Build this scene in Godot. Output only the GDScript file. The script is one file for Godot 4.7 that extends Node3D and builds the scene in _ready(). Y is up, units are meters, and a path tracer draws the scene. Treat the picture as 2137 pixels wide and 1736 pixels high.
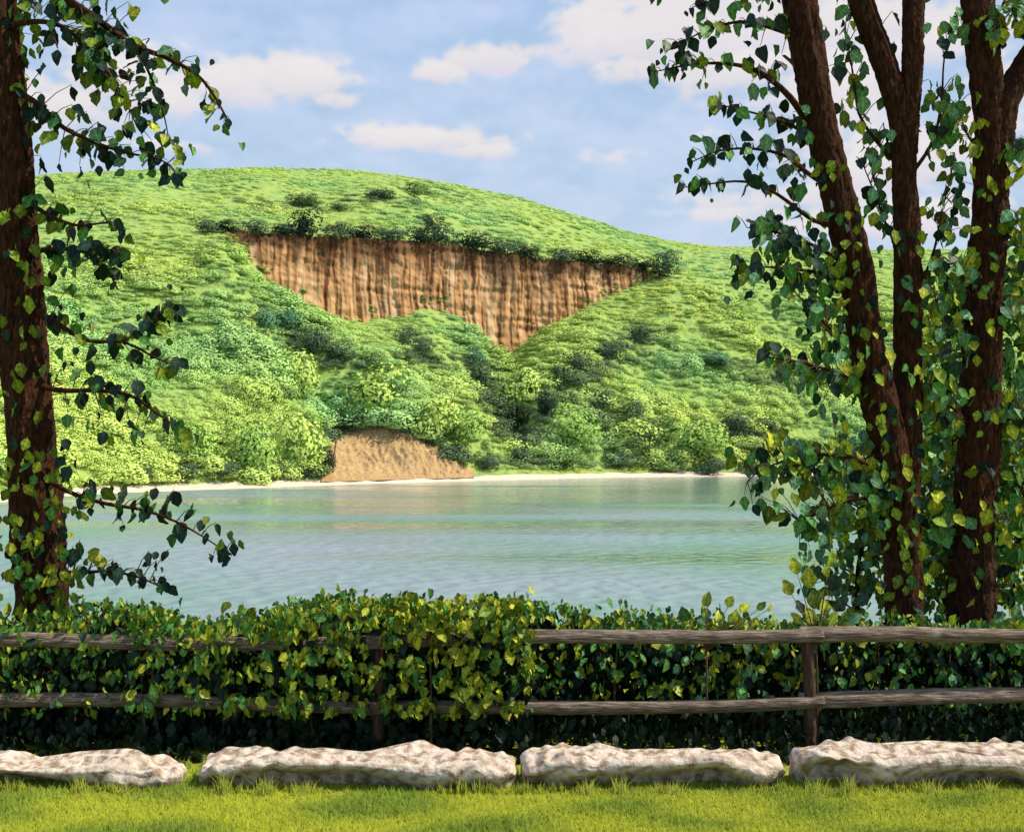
extends Node3D

# ---------------------------------------------------------------- measures
const EYE := 2.8            # eye height over the lawn
const F := 2385.0           # focal length in the measure the layout was read in (2137 x 1736)
const PITCH := 0.02557      # camera tilts up by this much
const WATER := -4.7

var rng := RandomNumberGenerator.new()
var used := {}
var n_a := FastNoiseLite.new()
var n_b := FastNoiseLite.new()
var n_c := FastNoiseLite.new()
var M := {}
var leaf_meshes: Array = []
var tones := {}
var leaf_count := {}
var leaf_rest := {}

func _ready() -> void:
	rng.seed = 4711
	# ---------------------------------------------------------------- camera, sky, sun, exposure
	var cam := Camera3D.new()
	cam.name = "camera"
	cam.fov = 40.0
	cam.near = 0.1
	cam.far = 6000.0
	cam.position = Vector3(0, EYE, 0)
	cam.rotation.x = PITCH
	add_child(cam)
	cam.current = true
	n_a.noise_type = FastNoiseLite.TYPE_SIMPLEX_SMOOTH
	n_a.seed = 3
	n_a.frequency = 1.0
	n_a.fractal_octaves = 4
	n_b.noise_type = FastNoiseLite.TYPE_SIMPLEX_SMOOTH
	n_b.seed = 17
	n_b.frequency = 1.0
	n_b.fractal_type = FastNoiseLite.FRACTAL_NONE
	n_c.noise_type = FastNoiseLite.TYPE_CELLULAR
	n_c.cellular_return_type = FastNoiseLite.RETURN_DISTANCE2_SUB
	n_c.seed = 5
	n_c.frequency = 1.0
	n_c.fractal_type = FastNoiseLite.FRACTAL_NONE
	var env := Environment.new()
	env.background_mode = Environment.BG_SKY
	var sky := Sky.new()
	var pano := PanoramaSkyMaterial.new()
	pano.panorama = sky_picture()
	pano.energy_multiplier = 1.0
	sky.sky_material = pano
	env.sky = sky
	env.tonemap_mode = Environment.TONE_MAPPER_LINEAR
	env.tonemap_exposure = 1.3
	env.sdfgi_enabled = true
	env.ssao_enabled = true
	env.ssil_enabled = true
	var we := WorldEnvironment.new()
	we.name = "world_environment"
	we.environment = env
	add_child(we)
	var sun := DirectionalLight3D.new()
	sun.name = "sun"
	sun.light_energy = 1.6
	sun.light_color = Color(1.0, 0.95, 0.86)
	sun.light_angular_distance = 0.5
	sun.shadow_enabled = true
	sun.look_at_from_position(Vector3(0.63, 0.77, 0.04) * 100.0, Vector3.ZERO)
	add_child(sun)

	make_materials()
	make_leaf_meshes()
	# ---------------------------------------------------------------- the setting
	make_near_ground()
	make_water()
	make_hill()
	make_cliff()
	make_sand_slope()
	make_hill_cover()
	make_hill_bushes()
	# ---------------------------------------------------------------- things
	make_fence()
	make_boulders()
	make_left_tree()
	make_right_trees()
	make_shrubs()
	make_grass()

# ================================================================ helpers
func P(x: float, y: float, d: float) -> Vector3:
	# the point at depth d that stands in direction (x, y)
	var u := (x - 1068.5) / F
	var v := (868.0 - y) / F
	var dir := Vector3(u, v * cos(PITCH) + sin(PITCH), -(cos(PITCH) - v * sin(PITCH)))
	return Vector3(0, EYE, 0) + dir * (d / -dir.z)

func hy(y: float, d: float) -> float:
	return EYE + d * tan(atan((868.0 - y) / F) + PITCH)

func table(t: Array, x: float) -> float:
	# t is [x0, y0, x1, y1, ...]
	var n := t.size() / 2
	if x <= t[0]:
		return t[1]
	for i in n - 1:
		if x <= t[i * 2 + 2]:
			var k: float = (x - t[i * 2]) / (t[i * 2 + 2] - t[i * 2])
			return lerpf(t[i * 2 + 1], t[i * 2 + 3], k)
	return t[n * 2 - 1]

func numbered(called: String) -> String:
	var k: int = used.get(called, 0)
	used[called] = k + 1
	return called if k == 0 else "%s_%03d" % [called, k]

func tag(o: Node, label: String, category: String, group := "", kind := "") -> void:
	if label: o.set_meta("label", label)
	if category: o.set_meta("category", category)
	if group: o.set_meta("group", group)
	if kind: o.set_meta("kind", kind)

func thing(called: String, label: String, category: String, at := Vector3.ZERO, group := "") -> Node3D:
	var o := Node3D.new()
	o.name = numbered(called)
	o.position = at
	tag(o, label, category, group)
	add_child(o, true)
	return o

func mesh_node(called: String, m: Mesh, mat: Material, parent: Node, t := Transform3D.IDENTITY) -> MeshInstance3D:
	var o := MeshInstance3D.new()
	o.name = numbered(called) if parent == self else called
	o.mesh = m
	if mat: o.material_override = mat
	o.transform = t
	parent.add_child(o, true)
	return o

func structure(called: String, m: Mesh, mat: Material) -> MeshInstance3D:
	var o := mesh_node(called, m, mat, self)
	o.set_meta("kind", "structure")
	return o

func multi(called: String, m: Mesh, mat: Material, where: Array, tints: Array, parent: Node) -> MultiMeshInstance3D:
	var mm := MultiMesh.new()
	mm.transform_format = MultiMesh.TRANSFORM_3D
	mm.use_colors = tints.size() > 0
	mm.mesh = m
	mm.instance_count = where.size()
	for i in where.size():
		mm.set_instance_transform(i, where[i])
		if tints.size() > 0:
			mm.set_instance_color(i, tints[i])
	var o := MultiMeshInstance3D.new()
	o.name = numbered(called) if parent == self else called
	o.multimesh = mm
	o.material_override = mat
	o.set_meta("kind", "stuff")
	parent.add_child(o, true)
	return o

func lin(r: float, g: float, b: float) -> Color:
	return Color(r, g, b).linear_to_srgb()

func plain(c: Color, rough := 0.9, spec := 0.3) -> StandardMaterial3D:
	var m := StandardMaterial3D.new()
	m.albedo_color = c
	m.roughness = rough
	m.metallic_specular = spec
	return m

func ramp_noise(seed_: int, freq: float, stops: Array, colors: Array, size := 512, kind := FastNoiseLite.TYPE_SIMPLEX_SMOOTH, octaves := 5) -> NoiseTexture2D:
	var n := FastNoiseLite.new()
	n.seed = seed_
	n.noise_type = kind
	n.frequency = freq
	n.fractal_octaves = octaves
	var g := Gradient.new()
	g.offsets = PackedFloat32Array(stops)
	g.colors = PackedColorArray(colors)
	var t := NoiseTexture2D.new()
	t.width = size
	t.height = size
	t.seamless = true
	t.noise = n
	t.color_ramp = g
	return t

func bump_noise(seed_: int, freq: float, strength: float, size := 512, octaves := 5, kind := FastNoiseLite.TYPE_SIMPLEX_SMOOTH) -> NoiseTexture2D:
	var n := FastNoiseLite.new()
	n.seed = seed_
	n.noise_type = kind
	n.frequency = freq
	n.fractal_octaves = octaves
	var t := NoiseTexture2D.new()
	t.width = size
	t.height = size
	t.seamless = true
	t.as_normal_map = true
	t.bump_strength = strength
	t.noise = n
	return t

func tri_mat(albedo: Texture2D, normal: Texture2D, scale_: Vector3, rough := 0.9, spec := 0.3, nscale := 1.0) -> StandardMaterial3D:
	var m := StandardMaterial3D.new()
	m.albedo_texture = albedo
	m.roughness = rough
	m.metallic_specular = spec
	if normal:
		m.normal_enabled = true
		m.normal_texture = normal
		m.normal_scale = nscale
	m.uv1_triplanar = true
	m.uv1_world_triplanar = true
	m.uv1_scale = scale_
	return m

# ================================================================ sky
func sky_picture() -> ImageTexture:
	var w := 3072
	var h := 1536
	var dens := PackedFloat32Array()
	dens.resize(w * h)
	var under := PackedFloat32Array()
	under.resize(w * h)
	var r := RandomNumberGenerator.new()
	r.seed = 99
	# clouds: [azimuth, elevation, half width, half height, strength]
	var list := []
	var seen_ := [
		600, 182, 160, 60, 1.0, 470, 200, 150, 55, 0.9, 340, 235, 150, 55, 0.75, 230, 205, 170, 80, 0.75, 690, 215, 80, 40, 0.7,
		1010, 122, 115, 40, 1.0, 915, 150, 75, 34, 0.9, 1090, 105, 60, 30, 0.7,
		880, 292, 230, 36, 0.85, 990, 312, 110, 28, 0.8, 760, 285, 100, 24, 0.6,
		1420, 80, 230, 140, 1.0, 1340, 150, 140, 60, 0.8, 1260, 25, 90, 60, 0.7, 1530, 20, 200, 110, 0.9,
		1740, 210, 190, 190, 0.8, 1880, 370, 260, 110, 0.8, 1690, 330, 200, 90, 0.6, 2060, 330, 120, 100, 0.55, 1990, 470, 250, 50, 0.7,
		1500, 160, 260, 90, 0.75, 1260, 70, 170, 110, 0.8, 1640, 420, 330, 70, 0.6, 1620, 60, 180, 120, 0.9, 1800, 90, 220, 110, 0.9, 1980, 130, 200, 90, 0.8, 2110, 230, 120, 80, 0.7, 1850, 480, 300, 60, 0.8, 60, 270, 220, 70, 0.8, 1560, 450, 260, 40, 0.5, 1250, 330, 130, 24, 0.35, 300, 330, 300, 22, 0.45]
	for i in seen_.size() / 5:
		var x: float = seen_[i * 5]
		var y: float = seen_[i * 5 + 1]
		list.append([atan((x - 1068.5) / F), atan((868.0 - y) / F) + PITCH, seen_[i * 5 + 2] / F, seen_[i * 5 + 3] / F, seen_[i * 5 + 4]])
	for i in 150:
		var az := r.randf_range(-PI, PI)
		var el := r.randf_range(0.08, 1.2)
		if absf(az) < 0.52 and el < 0.45:
			continue
		var s := r.randf_range(0.05, 0.13)
		list.append([az, el, s * r.randf_range(0.8, 1.4) / cos(el), s * r.randf_range(0.25, 0.5), r.randf_range(0.6, 1.0)])
		list.append([az + s * r.randf_range(-0.8, 0.8) / cos(el), el + s * 0.15, s * 0.7 / cos(el), s * r.randf_range(0.25, 0.45), r.randf_range(0.6, 1.0)])
	for c in list:
		var px: float = c[0] / TAU * w
		var py: float = (0.5 - c[1] / PI) * h
		var rx: float = c[2] / TAU * w
		var ry: float = c[3] / PI * h
		for j in range(maxi(0, int(py - ry * 1.6)), mini(h, int(py + ry * 1.6) + 1)):
			for i0 in range(int(px - rx * 1.6), int(px + rx * 1.6) + 1):
				var dx := (i0 - px) / rx
				var dy := (j - py) / ry
				if dy > 0.0: dy *= 1.35      # flatter undersides
				var q := 1.25 - sqrt(dx * dx + dy * dy)
				if q <= 0.0: continue
				var k := j * w + posmod(i0, w)
				var v: float = minf(q, 1.0) * c[4]
				if v > dens[k]:
					dens[k] = v
					under[k] = clampf(dy * 0.9 + 0.25, 0.0, 1.0)
	var data := PackedFloat32Array()
	data.resize(w * h * 3)
	var blue_hi := Vector3(0.20, 0.36, 0.72)
	var blue_mid := Vector3(0.31, 0.44, 0.66)
	var blue_low := Vector3(0.46, 0.565, 0.66)
	var white := Vector3(0.66, 0.62, 0.61)
	var shade := Vector3(0.51, 0.50, 0.60)
	for j in h:
		var el := (0.5 - (j + 0.5) / h) * PI
		var ce := cos(el)
		var se := sin(el)
		for i in w:
			var k := j * w + i
			var col: Vector3
			if el < -0.03:
				col = blue_low * 0.9
			else:
				var a := (i + 0.5) / w * TAU
				var d := Vector3(sin(a) * ce, se, -cos(a) * ce)
				var t := clampf(el / 0.42, 0.0, 1.0)
				col = blue_low.lerp(blue_mid, t * t * 0.3 + t * 0.7)
				col = col.lerp(blue_hi, clampf((el - 0.4) / 0.9, 0.0, 1.0))
				var big := n_a.get_noise_3d(d.x * 9.0, d.y * 22.0, d.z * 9.0)
				var fine := n_a.get_noise_3d(d.x * 40.0 + 5.0, d.y * 78.0, d.z * 40.0)
				col *= 1.0 + 0.10 * big + 0.05 * fine
				var veil := clampf(0.28 + big * 0.9 + fine * 0.3, 0.0, 1.0) * 0.38
				col = col.lerp(shade * 1.05, veil)
				var c: float = dens[k] * 1.65 - 0.38 + 0.50 * big + 0.62 * fine
				if dens[k] > 0.0 and c > 0.0:
					var m := clampf(c * 1.5, 0.0, 1.0)
					m = m * m * (3.0 - 2.0 * m)
					var body := white.lerp(shade, clampf(under[k] + fine * 0.35, 0.0, 1.0) * 0.75)
					col = col.lerp(body * (1.0 + 0.05 * big), m * 0.92)
			data[k * 3] = col.x
			data[k * 3 + 1] = col.y
			data[k * 3 + 2] = col.z
	return ImageTexture.create_from_image(Image.create_from_data(w, h, false, Image.FORMAT_RGBF, data.to_byte_array()))

# ================================================================ materials
func make_materials() -> void:
	M.bark = tri_mat(ramp_noise(5, 0.02, [0.0, 0.35, 0.6, 1.0], [lin(0.009, 0.006, 0.005), lin(0.018, 0.011, 0.008), lin(0.055, 0.018, 0.007), lin(0.07, 0.043, 0.025)], 512),
		bump_noise(6, 0.03, 10.0), Vector3(2.2, 0.55, 2.2), 0.95, 0.2)
	M.twig = plain(lin(0.10, 0.06, 0.035), 0.9, 0.2)
	M.rail = tri_mat(ramp_noise(8, 0.02, [0.0, 0.4, 0.7, 1.0], [lin(0.03, 0.022, 0.017), lin(0.105, 0.082, 0.062), lin(0.23, 0.185, 0.145), lin(0.40, 0.335, 0.265)], 512),
		bump_noise(9, 0.03, 8.0), Vector3(0.35, 5.0, 5.0), 0.9, 0.25)
	M.post = tri_mat(ramp_noise(10, 0.02, [0.0, 0.5, 1.0], [lin(0.02, 0.013, 0.009), lin(0.06, 0.038, 0.025), lin(0.13, 0.09, 0.06)], 512), M.rail.normal_texture, Vector3(5.0, 0.4, 5.0), 0.9, 0.25)
	M.stone = tri_mat(ramp_noise(11, 0.010, [0.0, 0.32, 0.46, 0.60, 1.0], [lin(0.13, 0.085, 0.052), lin(0.24, 0.165, 0.11), lin(0.42, 0.34, 0.265), lin(0.53, 0.46, 0.385), lin(0.60, 0.55, 0.49)], 512),
		bump_noise(12, 0.02, 9.0), Vector3(1.4, 2.0, 1.4), 0.92, 0.3)
	M.lawn = tri_mat(ramp_noise(14, 0.02, [0.0, 0.5, 1.0], [lin(0.14, 0.16, 0.014), lin(0.22, 0.24, 0.018), lin(0.30, 0.31, 0.02)], 512), null, Vector3.ONE * 0.4)
	M.hill = tri_mat(ramp_noise(15, 0.012, [0.0, 0.4, 0.62, 1.0], [lin(0.17, 0.28, 0.09), lin(0.22, 0.34, 0.09), lin(0.29, 0.39, 0.085), lin(0.35, 0.41, 0.08)], 1024), bump_noise(44, 0.05, 5.0), Vector3.ONE * 0.016)
	M.beach = tri_mat(ramp_noise(16, 0.03, [0.0, 1.0], [lin(0.50, 0.42, 0.31), lin(0.66, 0.58, 0.46)], 256), null, Vector3.ONE * 0.1)
	M.sand = tri_mat(ramp_noise(18, 0.02, [0.0, 0.35, 0.65, 1.0], [lin(0.17, 0.095, 0.04), lin(0.31, 0.20, 0.088), lin(0.43, 0.295, 0.14), lin(0.54, 0.405, 0.22)], 512), bump_noise(19, 0.03, 6.0), Vector3(0.09, 0.04, 0.09))
	var cl := StandardMaterial3D.new()
	cl.vertex_color_use_as_albedo = true
	cl.roughness = 0.95
	cl.metallic_specular = 0.2
	M.cliff = cl
	var cv := StandardMaterial3D.new()
	cv.vertex_color_use_as_albedo = true
	cv.roughness = 0.9
	cv.metallic_specular = 0.15
	M.cover = cv
	var lm: StandardMaterial3D = cv.duplicate()
	lm.roughness = 0.55
	lm.backlight_enabled = true
	lm.backlight = lin(0.05, 0.09, 0.02)
	M.leaf_mix = lm
	var veins := leaf_picture()
	lm.albedo_texture = veins
	# leaf tones: D deep blue-green, G green, M mid olive green, L yellow green, T pale sea green, F shaded fill
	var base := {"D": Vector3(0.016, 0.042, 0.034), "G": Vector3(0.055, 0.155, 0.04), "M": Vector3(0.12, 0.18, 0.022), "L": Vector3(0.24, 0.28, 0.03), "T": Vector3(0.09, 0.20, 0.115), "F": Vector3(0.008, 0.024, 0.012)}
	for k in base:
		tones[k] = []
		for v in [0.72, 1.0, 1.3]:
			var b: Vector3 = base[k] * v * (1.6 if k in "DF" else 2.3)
			var m := plain(lin(b.x, b.y, b.z), 0.55, 0.3)
			m.albedo_texture = veins
			m.backlight_enabled = true
			m.backlight = {"L": lin(0.24, 0.34, 0.03), "M": lin(0.12, 0.20, 0.02), "G": lin(0.05, 0.16, 0.035), "T": lin(0.12, 0.24, 0.14), "D": lin(0.012, 0.035, 0.025), "F": lin(0.01, 0.03, 0.01)}[k]
			tones[k].append(m)

func leaf_picture() -> ImageTexture:
	# veins, paler midrib and blotches of a leaf, as a share of its own colour
	var img := Image.create(48, 96, false, Image.FORMAT_RGB8)
	for j in 96:
		for i in 48:
			var x := absf((i + 0.5) / 24.0 - 1.0)
			var t := (j + 0.5) / 96.0
			var vein := absf(fposmod((t - x * 0.16) * 8.0, 1.0) - 0.5)
			var v := 0.72 + 0.10 * n_a.get_noise_2d(i * 0.12, j * 0.12) + 0.16 * n_b.get_noise_2d(i * 0.06 + 9.0, j * 0.06)
			v += 0.16 * smoothstep(0.10, 0.0, vein)
			v += 0.26 * smoothstep(0.12, 0.02, x)
			v -= 0.12 * smoothstep(0.75, 1.0, x)
			img.set_pixel(i, j, Color(clampf(v * 1.02, 0, 1), clampf(v, 0, 1), clampf(v * 0.92, 0, 1)))
	return ImageTexture.create_from_image(img)

# ================================================================ meshes
func make_leaf_meshes() -> void:
	for variant in 6:
		var st := SurfaceTool.new()
		st.begin(Mesh.PRIMITIVE_TRIANGLES)
		var ts := [0.0, 0.08, 0.2, 0.36, 0.52, 0.68, 0.83, 0.94, 1.0]
		var ws := [0.02, 0.17, 0.30, 0.365, 0.355, 0.29, 0.18, 0.08, 0.01]
		var broad: float = [1.0, 0.80, 1.08, 0.90, 0.68, 0.94][variant]
		var bend: float = [0.12, 0.28, 0.05, -0.16, 0.42, 0.2][variant]
		var skew: float = [0.04, -0.09, 0.07, -0.03, 0.10, 0.0][variant]
		var fold: float = [0.34, 0.2, 0.5, 0.3, 0.65, 0.95][variant]
		var rows := []
		for i in 9:
			var t: float = ts[i]
			var hl: float = ws[i] * broad * (1.0 + 0.10 * sin(i * 2.3 + variant))
			var hr: float = ws[i] * broad * (1.0 + 0.10 * sin(i * 1.7 + variant * 2.0 + 1.0))
			var zc := -bend * t * t
			var wave := 0.03 * sin(i * 2.1 + variant * 1.3)
			var xc := skew * sin(t * PI)
			rows.append([Vector3(xc - hl, -t, zc + hl * fold + wave), Vector3(xc, -t, zc), Vector3(xc + hr, -t + 0.01, zc + hr * (fold - 0.1) - wave)])
		for i in 8:
			for q2 in 2:
				var pts := [rows[i][q2], rows[i][q2 + 1], rows[i + 1][q2 + 1], rows[i + 1][q2]]
				var uvs := [Vector2(q2 * 0.5, ts[i]), Vector2(q2 * 0.5 + 0.5, ts[i]), Vector2(q2 * 0.5 + 0.5, ts[i + 1]), Vector2(q2 * 0.5, ts[i + 1])]
				for q in [0, 1, 2, 0, 2, 3]:
					st.set_uv(uvs[q])
					st.add_vertex(pts[q])
		# the stalk
		st.set_uv(Vector2(0.5, 0.5))
		for q in [Vector3(-0.012, 0.14, 0.0), Vector3(0.012, 0.14, 0.0), Vector3(0.0, -0.05, 0.006)]:
			st.add_vertex(q)
		st.generate_normals()
		leaf_meshes.append(st.commit())

func tube(st: SurfaceTool, pts: Array, radii: Array, sides: int, rough: float, seed_ := 0.0, cap := true) -> void:
	var n := pts.size()
	var rings := []
	var up := Vector3(0.13, 0.2, 1.0).normalized()
	for i in n:
		var dir: Vector3 = (pts[mini(i + 1, n - 1)] - pts[maxi(i - 1, 0)]).normalized()
		var x := up.cross(dir)
		if x.length() < 0.05: x = Vector3.RIGHT.cross(dir)
		x = x.normalized()
		var y := dir.cross(x).normalized()
		var ring := []
		for k in sides:
			var a := TAU * k / sides
			var p: Vector3 = pts[i]
			var out := x * cos(a) + y * sin(a)
			var r: float = radii[i]
			if rough > 0.0:
				# furrows that run along the stem
				var warp := n_b.get_noise_2d(p.y * 1.7 + seed_, a) * 0.5
				var fu := 0.45 - absf(n_b.get_noise_3d(cos(a + warp) * 3.4 + seed_, sin(a + warp) * 3.4, p.y * 0.9 + p.x * 0.5)) * 2.0
				var fi := n_a.get_noise_3d(cos(a) * 6.0 + seed_, sin(a) * 6.0, p.y * 4.0 + p.x * 4.0)
				var lo := n_b.get_noise_3d(cos(a) * 0.9 + seed_ + 40.0, sin(a) * 0.9, p.y * 0.8)
				r *= 1.0 + rough * (fu * 0.7 + fi * 0.5 + lo * 1.0)
			ring.append(p + out * r)
		rings.append(ring)
	for i in n - 1:
		for k in sides:
			var k2 := (k + 1) % sides
			for q in [rings[i][k], rings[i + 1][k], rings[i + 1][k2], rings[i][k], rings[i + 1][k2], rings[i][k2]]:
				st.add_vertex(q)
	if cap:
		for e in [0, n - 1]:
			for k in sides:
				var k2 := (k + 1) % sides
				if e == 0:
					st.add_vertex(pts[e]); st.add_vertex(rings[e][k]); st.add_vertex(rings[e][k2])
				else:
					st.add_vertex(pts[e]); st.add_vertex(rings[e][k2]); st.add_vertex(rings[e][k])

func spline(pts: Array, steps: int) -> Array:
	var c := Curve3D.new()
	for i in pts.size():
		var t: Vector3 = (pts[mini(i + 1, pts.size() - 1)] - pts[maxi(i - 1, 0)]) / 6.0
		c.add_point(pts[i], -t, t)
	var out := []
	var l := c.get_baked_length()
	for i in steps + 1:
		out.append(c.sample_baked(l * i / steps, true))
	return out

func stem_mesh(pts: Array, r0: float, r1: float, steps: int, sides: int, rough: float, seed_: float, flare := 0.0) -> Mesh:
	# pts run from the base upwards
	var line := spline(pts, steps)
	var radii := []
	for i in line.size():
		var t := float(i) / steps
		radii.append(lerpf(r0, r1, t) * (1.0 + flare * exp(-t * 14.0)))
	var st := SurfaceTool.new()
	st.begin(Mesh.PRIMITIVE_TRIANGLES)
	st.set_smooth_group(0)
	tube(st, line, radii, sides, rough, seed_)
	st.index()
	st.generate_normals()
	return st.commit()

# ================================================================ near ground
func near_height(x: float, z: float) -> float:
	var h := 0.03 * n_a.get_noise_2d(x * 0.3, z * 0.3)
	if z < -13.2:
		var t := clampf((-13.2 - z) / 38.0, 0.0, 1.0)
		h -= 5.6 * t * (0.6 + 0.4 * t)
		h += 0.25 * n_a.get_noise_2d(x * 0.12, z * 0.12) * minf(1.0, t * 8.0)
	return h

func make_near_ground() -> void:
	var st := SurfaceTool.new()
	st.begin(Mesh.PRIMITIVE_TRIANGLES)
	var xs := []
	for i in 121: xs.append(signf(i - 60) * pow(absf(i - 60) / 60.0, 2.2) * 420.0)
	var zs := []
	for i in 90: zs.append(60.0 - i * 1.25 if i < 44 else 5.0 - (i - 44) * 1.3)
	var rows := []
	for z in zs:
		var row := []
		for x in xs: row.append(Vector3(x, near_height(x, z), z))
		rows.append(row)
	grid(st, rows)
	structure("lawn", st.commit(), M.lawn)

func grid(st: SurfaceTool, rows: Array) -> void:
	# rows run away from the viewer, columns to the right
	st.set_smooth_group(0)
	var n: int = rows[0].size()
	for row in rows:
		for p in row: st.add_vertex(p)
	for j in rows.size() - 1:
		for i in n - 1:
			var a := j * n + i
			for q in [a, a + n, a + n + 1, a, a + n + 1, a + 1]:
				st.add_index(q)
	st.generate_normals()

func ruffled(x: float, z: float) -> float:
	# where the wind roughens the lake: 0 calm .. 1 rough
	var lane := n_b.get_noise_2d(x * 0.007 + 3.0, z * 0.045) * 0.55 + n_b.get_noise_2d(x * 0.02, z * 0.11 + 8.0) * 0.3
	return clampf(0.95 - (-z - 45.0) / 130.0 - x * 0.006 + lane, 0.0, 1.0)

func make_water() -> void:
	var side := 1024
	var tile := 300.0
	var n := FastNoiseLite.new()
	n.seed = 22
	n.noise_type = FastNoiseLite.TYPE_SIMPLEX_SMOOTH
	n.frequency = 0.17
	n.fractal_octaves = 3
	var img := n.get_seamless_image(side, side)
	img.convert(Image.FORMAT_L8)
	var bytes := img.get_data()
	var rough := PackedByteArray()
	rough.resize(256 * 256)
	for j in 256:
		for i in 256:
			var k := ruffled(-110.0 + (i + 0.5) / 256.0 * tile, -20.0 - (j + 0.5) / 256.0 * tile)
			rough[j * 256 + i] = int(clampf(0.08 + 0.40 * k, 0.0, 1.0) * 255.0)
	for j in side:
		for i in side:
			var k := rough[(j >> 2) * 256 + (i >> 2)] / 255.0
			bytes[j * side + i] = int(128.0 + (bytes[j * side + i] - 128.0) * (0.08 + 0.42 * k))
	var bump := Image.create_from_data(side, side, false, Image.FORMAT_L8, bytes)
	bump.convert(Image.FORMAT_RGBA8)
	bump.bump_map_to_normal_map(5.0)
	var rm := Image.create_from_data(256, 256, false, Image.FORMAT_L8, rough)
	rm.convert(Image.FORMAT_RGB8)
	var wt := StandardMaterial3D.new()
	wt.albedo_texture = ramp_noise(21, 0.012, [0.0, 0.4, 0.6, 1.0], [lin(0.11, 0.225, 0.18), lin(0.135, 0.245, 0.205), lin(0.175, 0.25, 0.25), lin(0.22, 0.26, 0.31)], 512)
	wt.metallic_specular = 0.5
	wt.roughness = 1.0
	wt.roughness_texture = ImageTexture.create_from_image(rm)
	wt.normal_enabled = true
	wt.normal_texture = ImageTexture.create_from_image(bump)
	wt.normal_scale = 1.0
	M.water = wt
	var st := SurfaceTool.new()
	st.begin(Mesh.PRIMITIVE_TRIANGLES)
	for j in 14:
		for i in 21:
			var p := Vector3((i - 10) * 90.0, WATER, -34.0 - j * 34.0)
			st.set_uv(Vector2((p.x + 110.0) / tile, (-p.z - 20.0) / tile))
			st.set_normal(Vector3.UP)
			st.add_vertex(p)
	for j in 13:
		for i in 20:
			var a := j * 21 + i
			for q in [a, a + 21, a + 22, a, a + 22, a + 1]:
				st.add_index(q)
	st.generate_tangents()
	structure("lake_water", st.commit(), M.water)

# ================================================================ the hill across the water
var T_SHORE := [-1600, 96, -600, 122, 0, 150, 220, 177, 420, 192, 700, 215, 1000, 242, 1300, 267, 1600, 279, 2137, 303, 3400, 330, 4400, 340]
var T_CLIFF := [-1600, 210, -400, 245, 0, 262, 463, 285, 1375, 365, 2137, 392, 3400, 420]
var T_RIDGE := [-1600, 340, 0, 400, 1000, 450, 2137, 500, 3400, 520]
var Y_RIDGE := [-1600, 480, -700, 420, -300, 392, 0, 373, 130, 360, 250, 356, 400, 353, 560, 351, 700, 354, 840, 367, 950, 385, 1080, 412, 1200, 447, 1320, 486, 1420, 507, 1500, 515, 1700, 521, 1900, 522, 2137, 517, 2500, 512, 3400, 560]
var Y_TOP := [-1600, 600, -400, 520, 0, 500, 300, 482, 463, 488, 600, 496, 760, 503, 900, 512, 1000, 527, 1150, 547, 1300, 559, 1385, 571, 1500, 585, 1700, 605, 2137, 615, 3400, 640]
var Y_FOOT := [463, 488, 500, 520, 560, 576, 640, 626, 700, 647, 760, 660, 820, 646, 880, 632, 930, 640, 960, 652, 1030, 708, 1070, 719, 1110, 692, 1200, 643, 1290, 607, 1385, 571]
var T_SAND := [672, 985, 690, 925, 720, 905, 755, 897, 800, 894, 850, 902, 900, 930, 940, 958, 990, 986]

func foot_y(c: float) -> float:
	return table(Y_FOOT, c) if c > 463.0 and c < 1385.0 else table(Y_TOP, c)

func hill_point(c: float, s: float) -> Vector3:
	# c: bearing; s: -0.1..0 beach, 0..1 lower slope, 1..2 upper slope, 2..3 the far side
	var dsh := table(T_SHORE, c)
	var dcl := table(T_CLIFF, c)
	var drd := table(T_RIDGE, c)
	var d := 0.0
	var h := 0.0
	if s < 0.0:
		var t := (s + 0.1) / 0.1
		d = lerpf(dsh - 5.0, dsh + 7.0, t)
		h = lerpf(-5.4, -3.8, t)
	elif s <= 1.0:
		d = lerpf(dsh + 7.0, dcl - 1.0, s)
		var hf := hy(foot_y(c), dcl - 1.0)
		h = lerpf(-3.8, hf, pow(s, 0.92))
		var x0 := (c - 1068.5) / F * d
		var k := sin(PI * s)
		h += k * (5.0 * n_b.get_noise_2d(x0 * 0.022, d * 0.012) + 2.2 * n_b.get_noise_2d(x0 * 0.07 + 9.0, d * 0.05))
		# gullies: one under the left of the cliff, one below its lowest point
		h -= 7.0 * k * exp(-pow((c - lerpf(820.0, 500.0, s)) / 55.0, 2.0))
		h -= 9.0 * k * exp(-pow((c - lerpf(1085.0, 1040.0, s)) / 45.0, 2.0))
		h += 5.0 * k * exp(-pow((c - lerpf(640.0, 420.0, s)) / 70.0, 2.0))
		h = maxf(h, -3.8 + s * 4.0)
		if c > 940.0 and c < 1420.0 and s < 0.14:
			h = lerpf(h, -3.8 + s * 17.0, smoothstep(0.14, 0.05, s) * smoothstep(940.0, 1000.0, c) * smoothstep(1420.0, 1320.0, c))
	elif s <= 2.0:
		var t := s - 1.0
		d = lerpf(dcl + 1.0, drd, t)
		var ht := hy(table(Y_TOP, c), dcl + 1.0)
		var hr := hy(table(Y_RIDGE, c), drd)
		h = lerpf(ht, hr, t * (1.0 + 0.25 * (1.0 - t)))
		var x0 := (c - 1068.5) / F * d
		h += sin(PI * t) * 2.5 * n_b.get_noise_2d(x0 * 0.025 + 30.0, d * 0.02)
	else:
		var t := s - 2.0
		d = drd + t * 500.0
		h = hy(table(Y_RIDGE, c), drd) - 70.0 * t * t * (1.0 - 0.3 * t) - 4.0 * t
	return Vector3((c - 1068.5) / F * d, h, -d)

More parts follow.
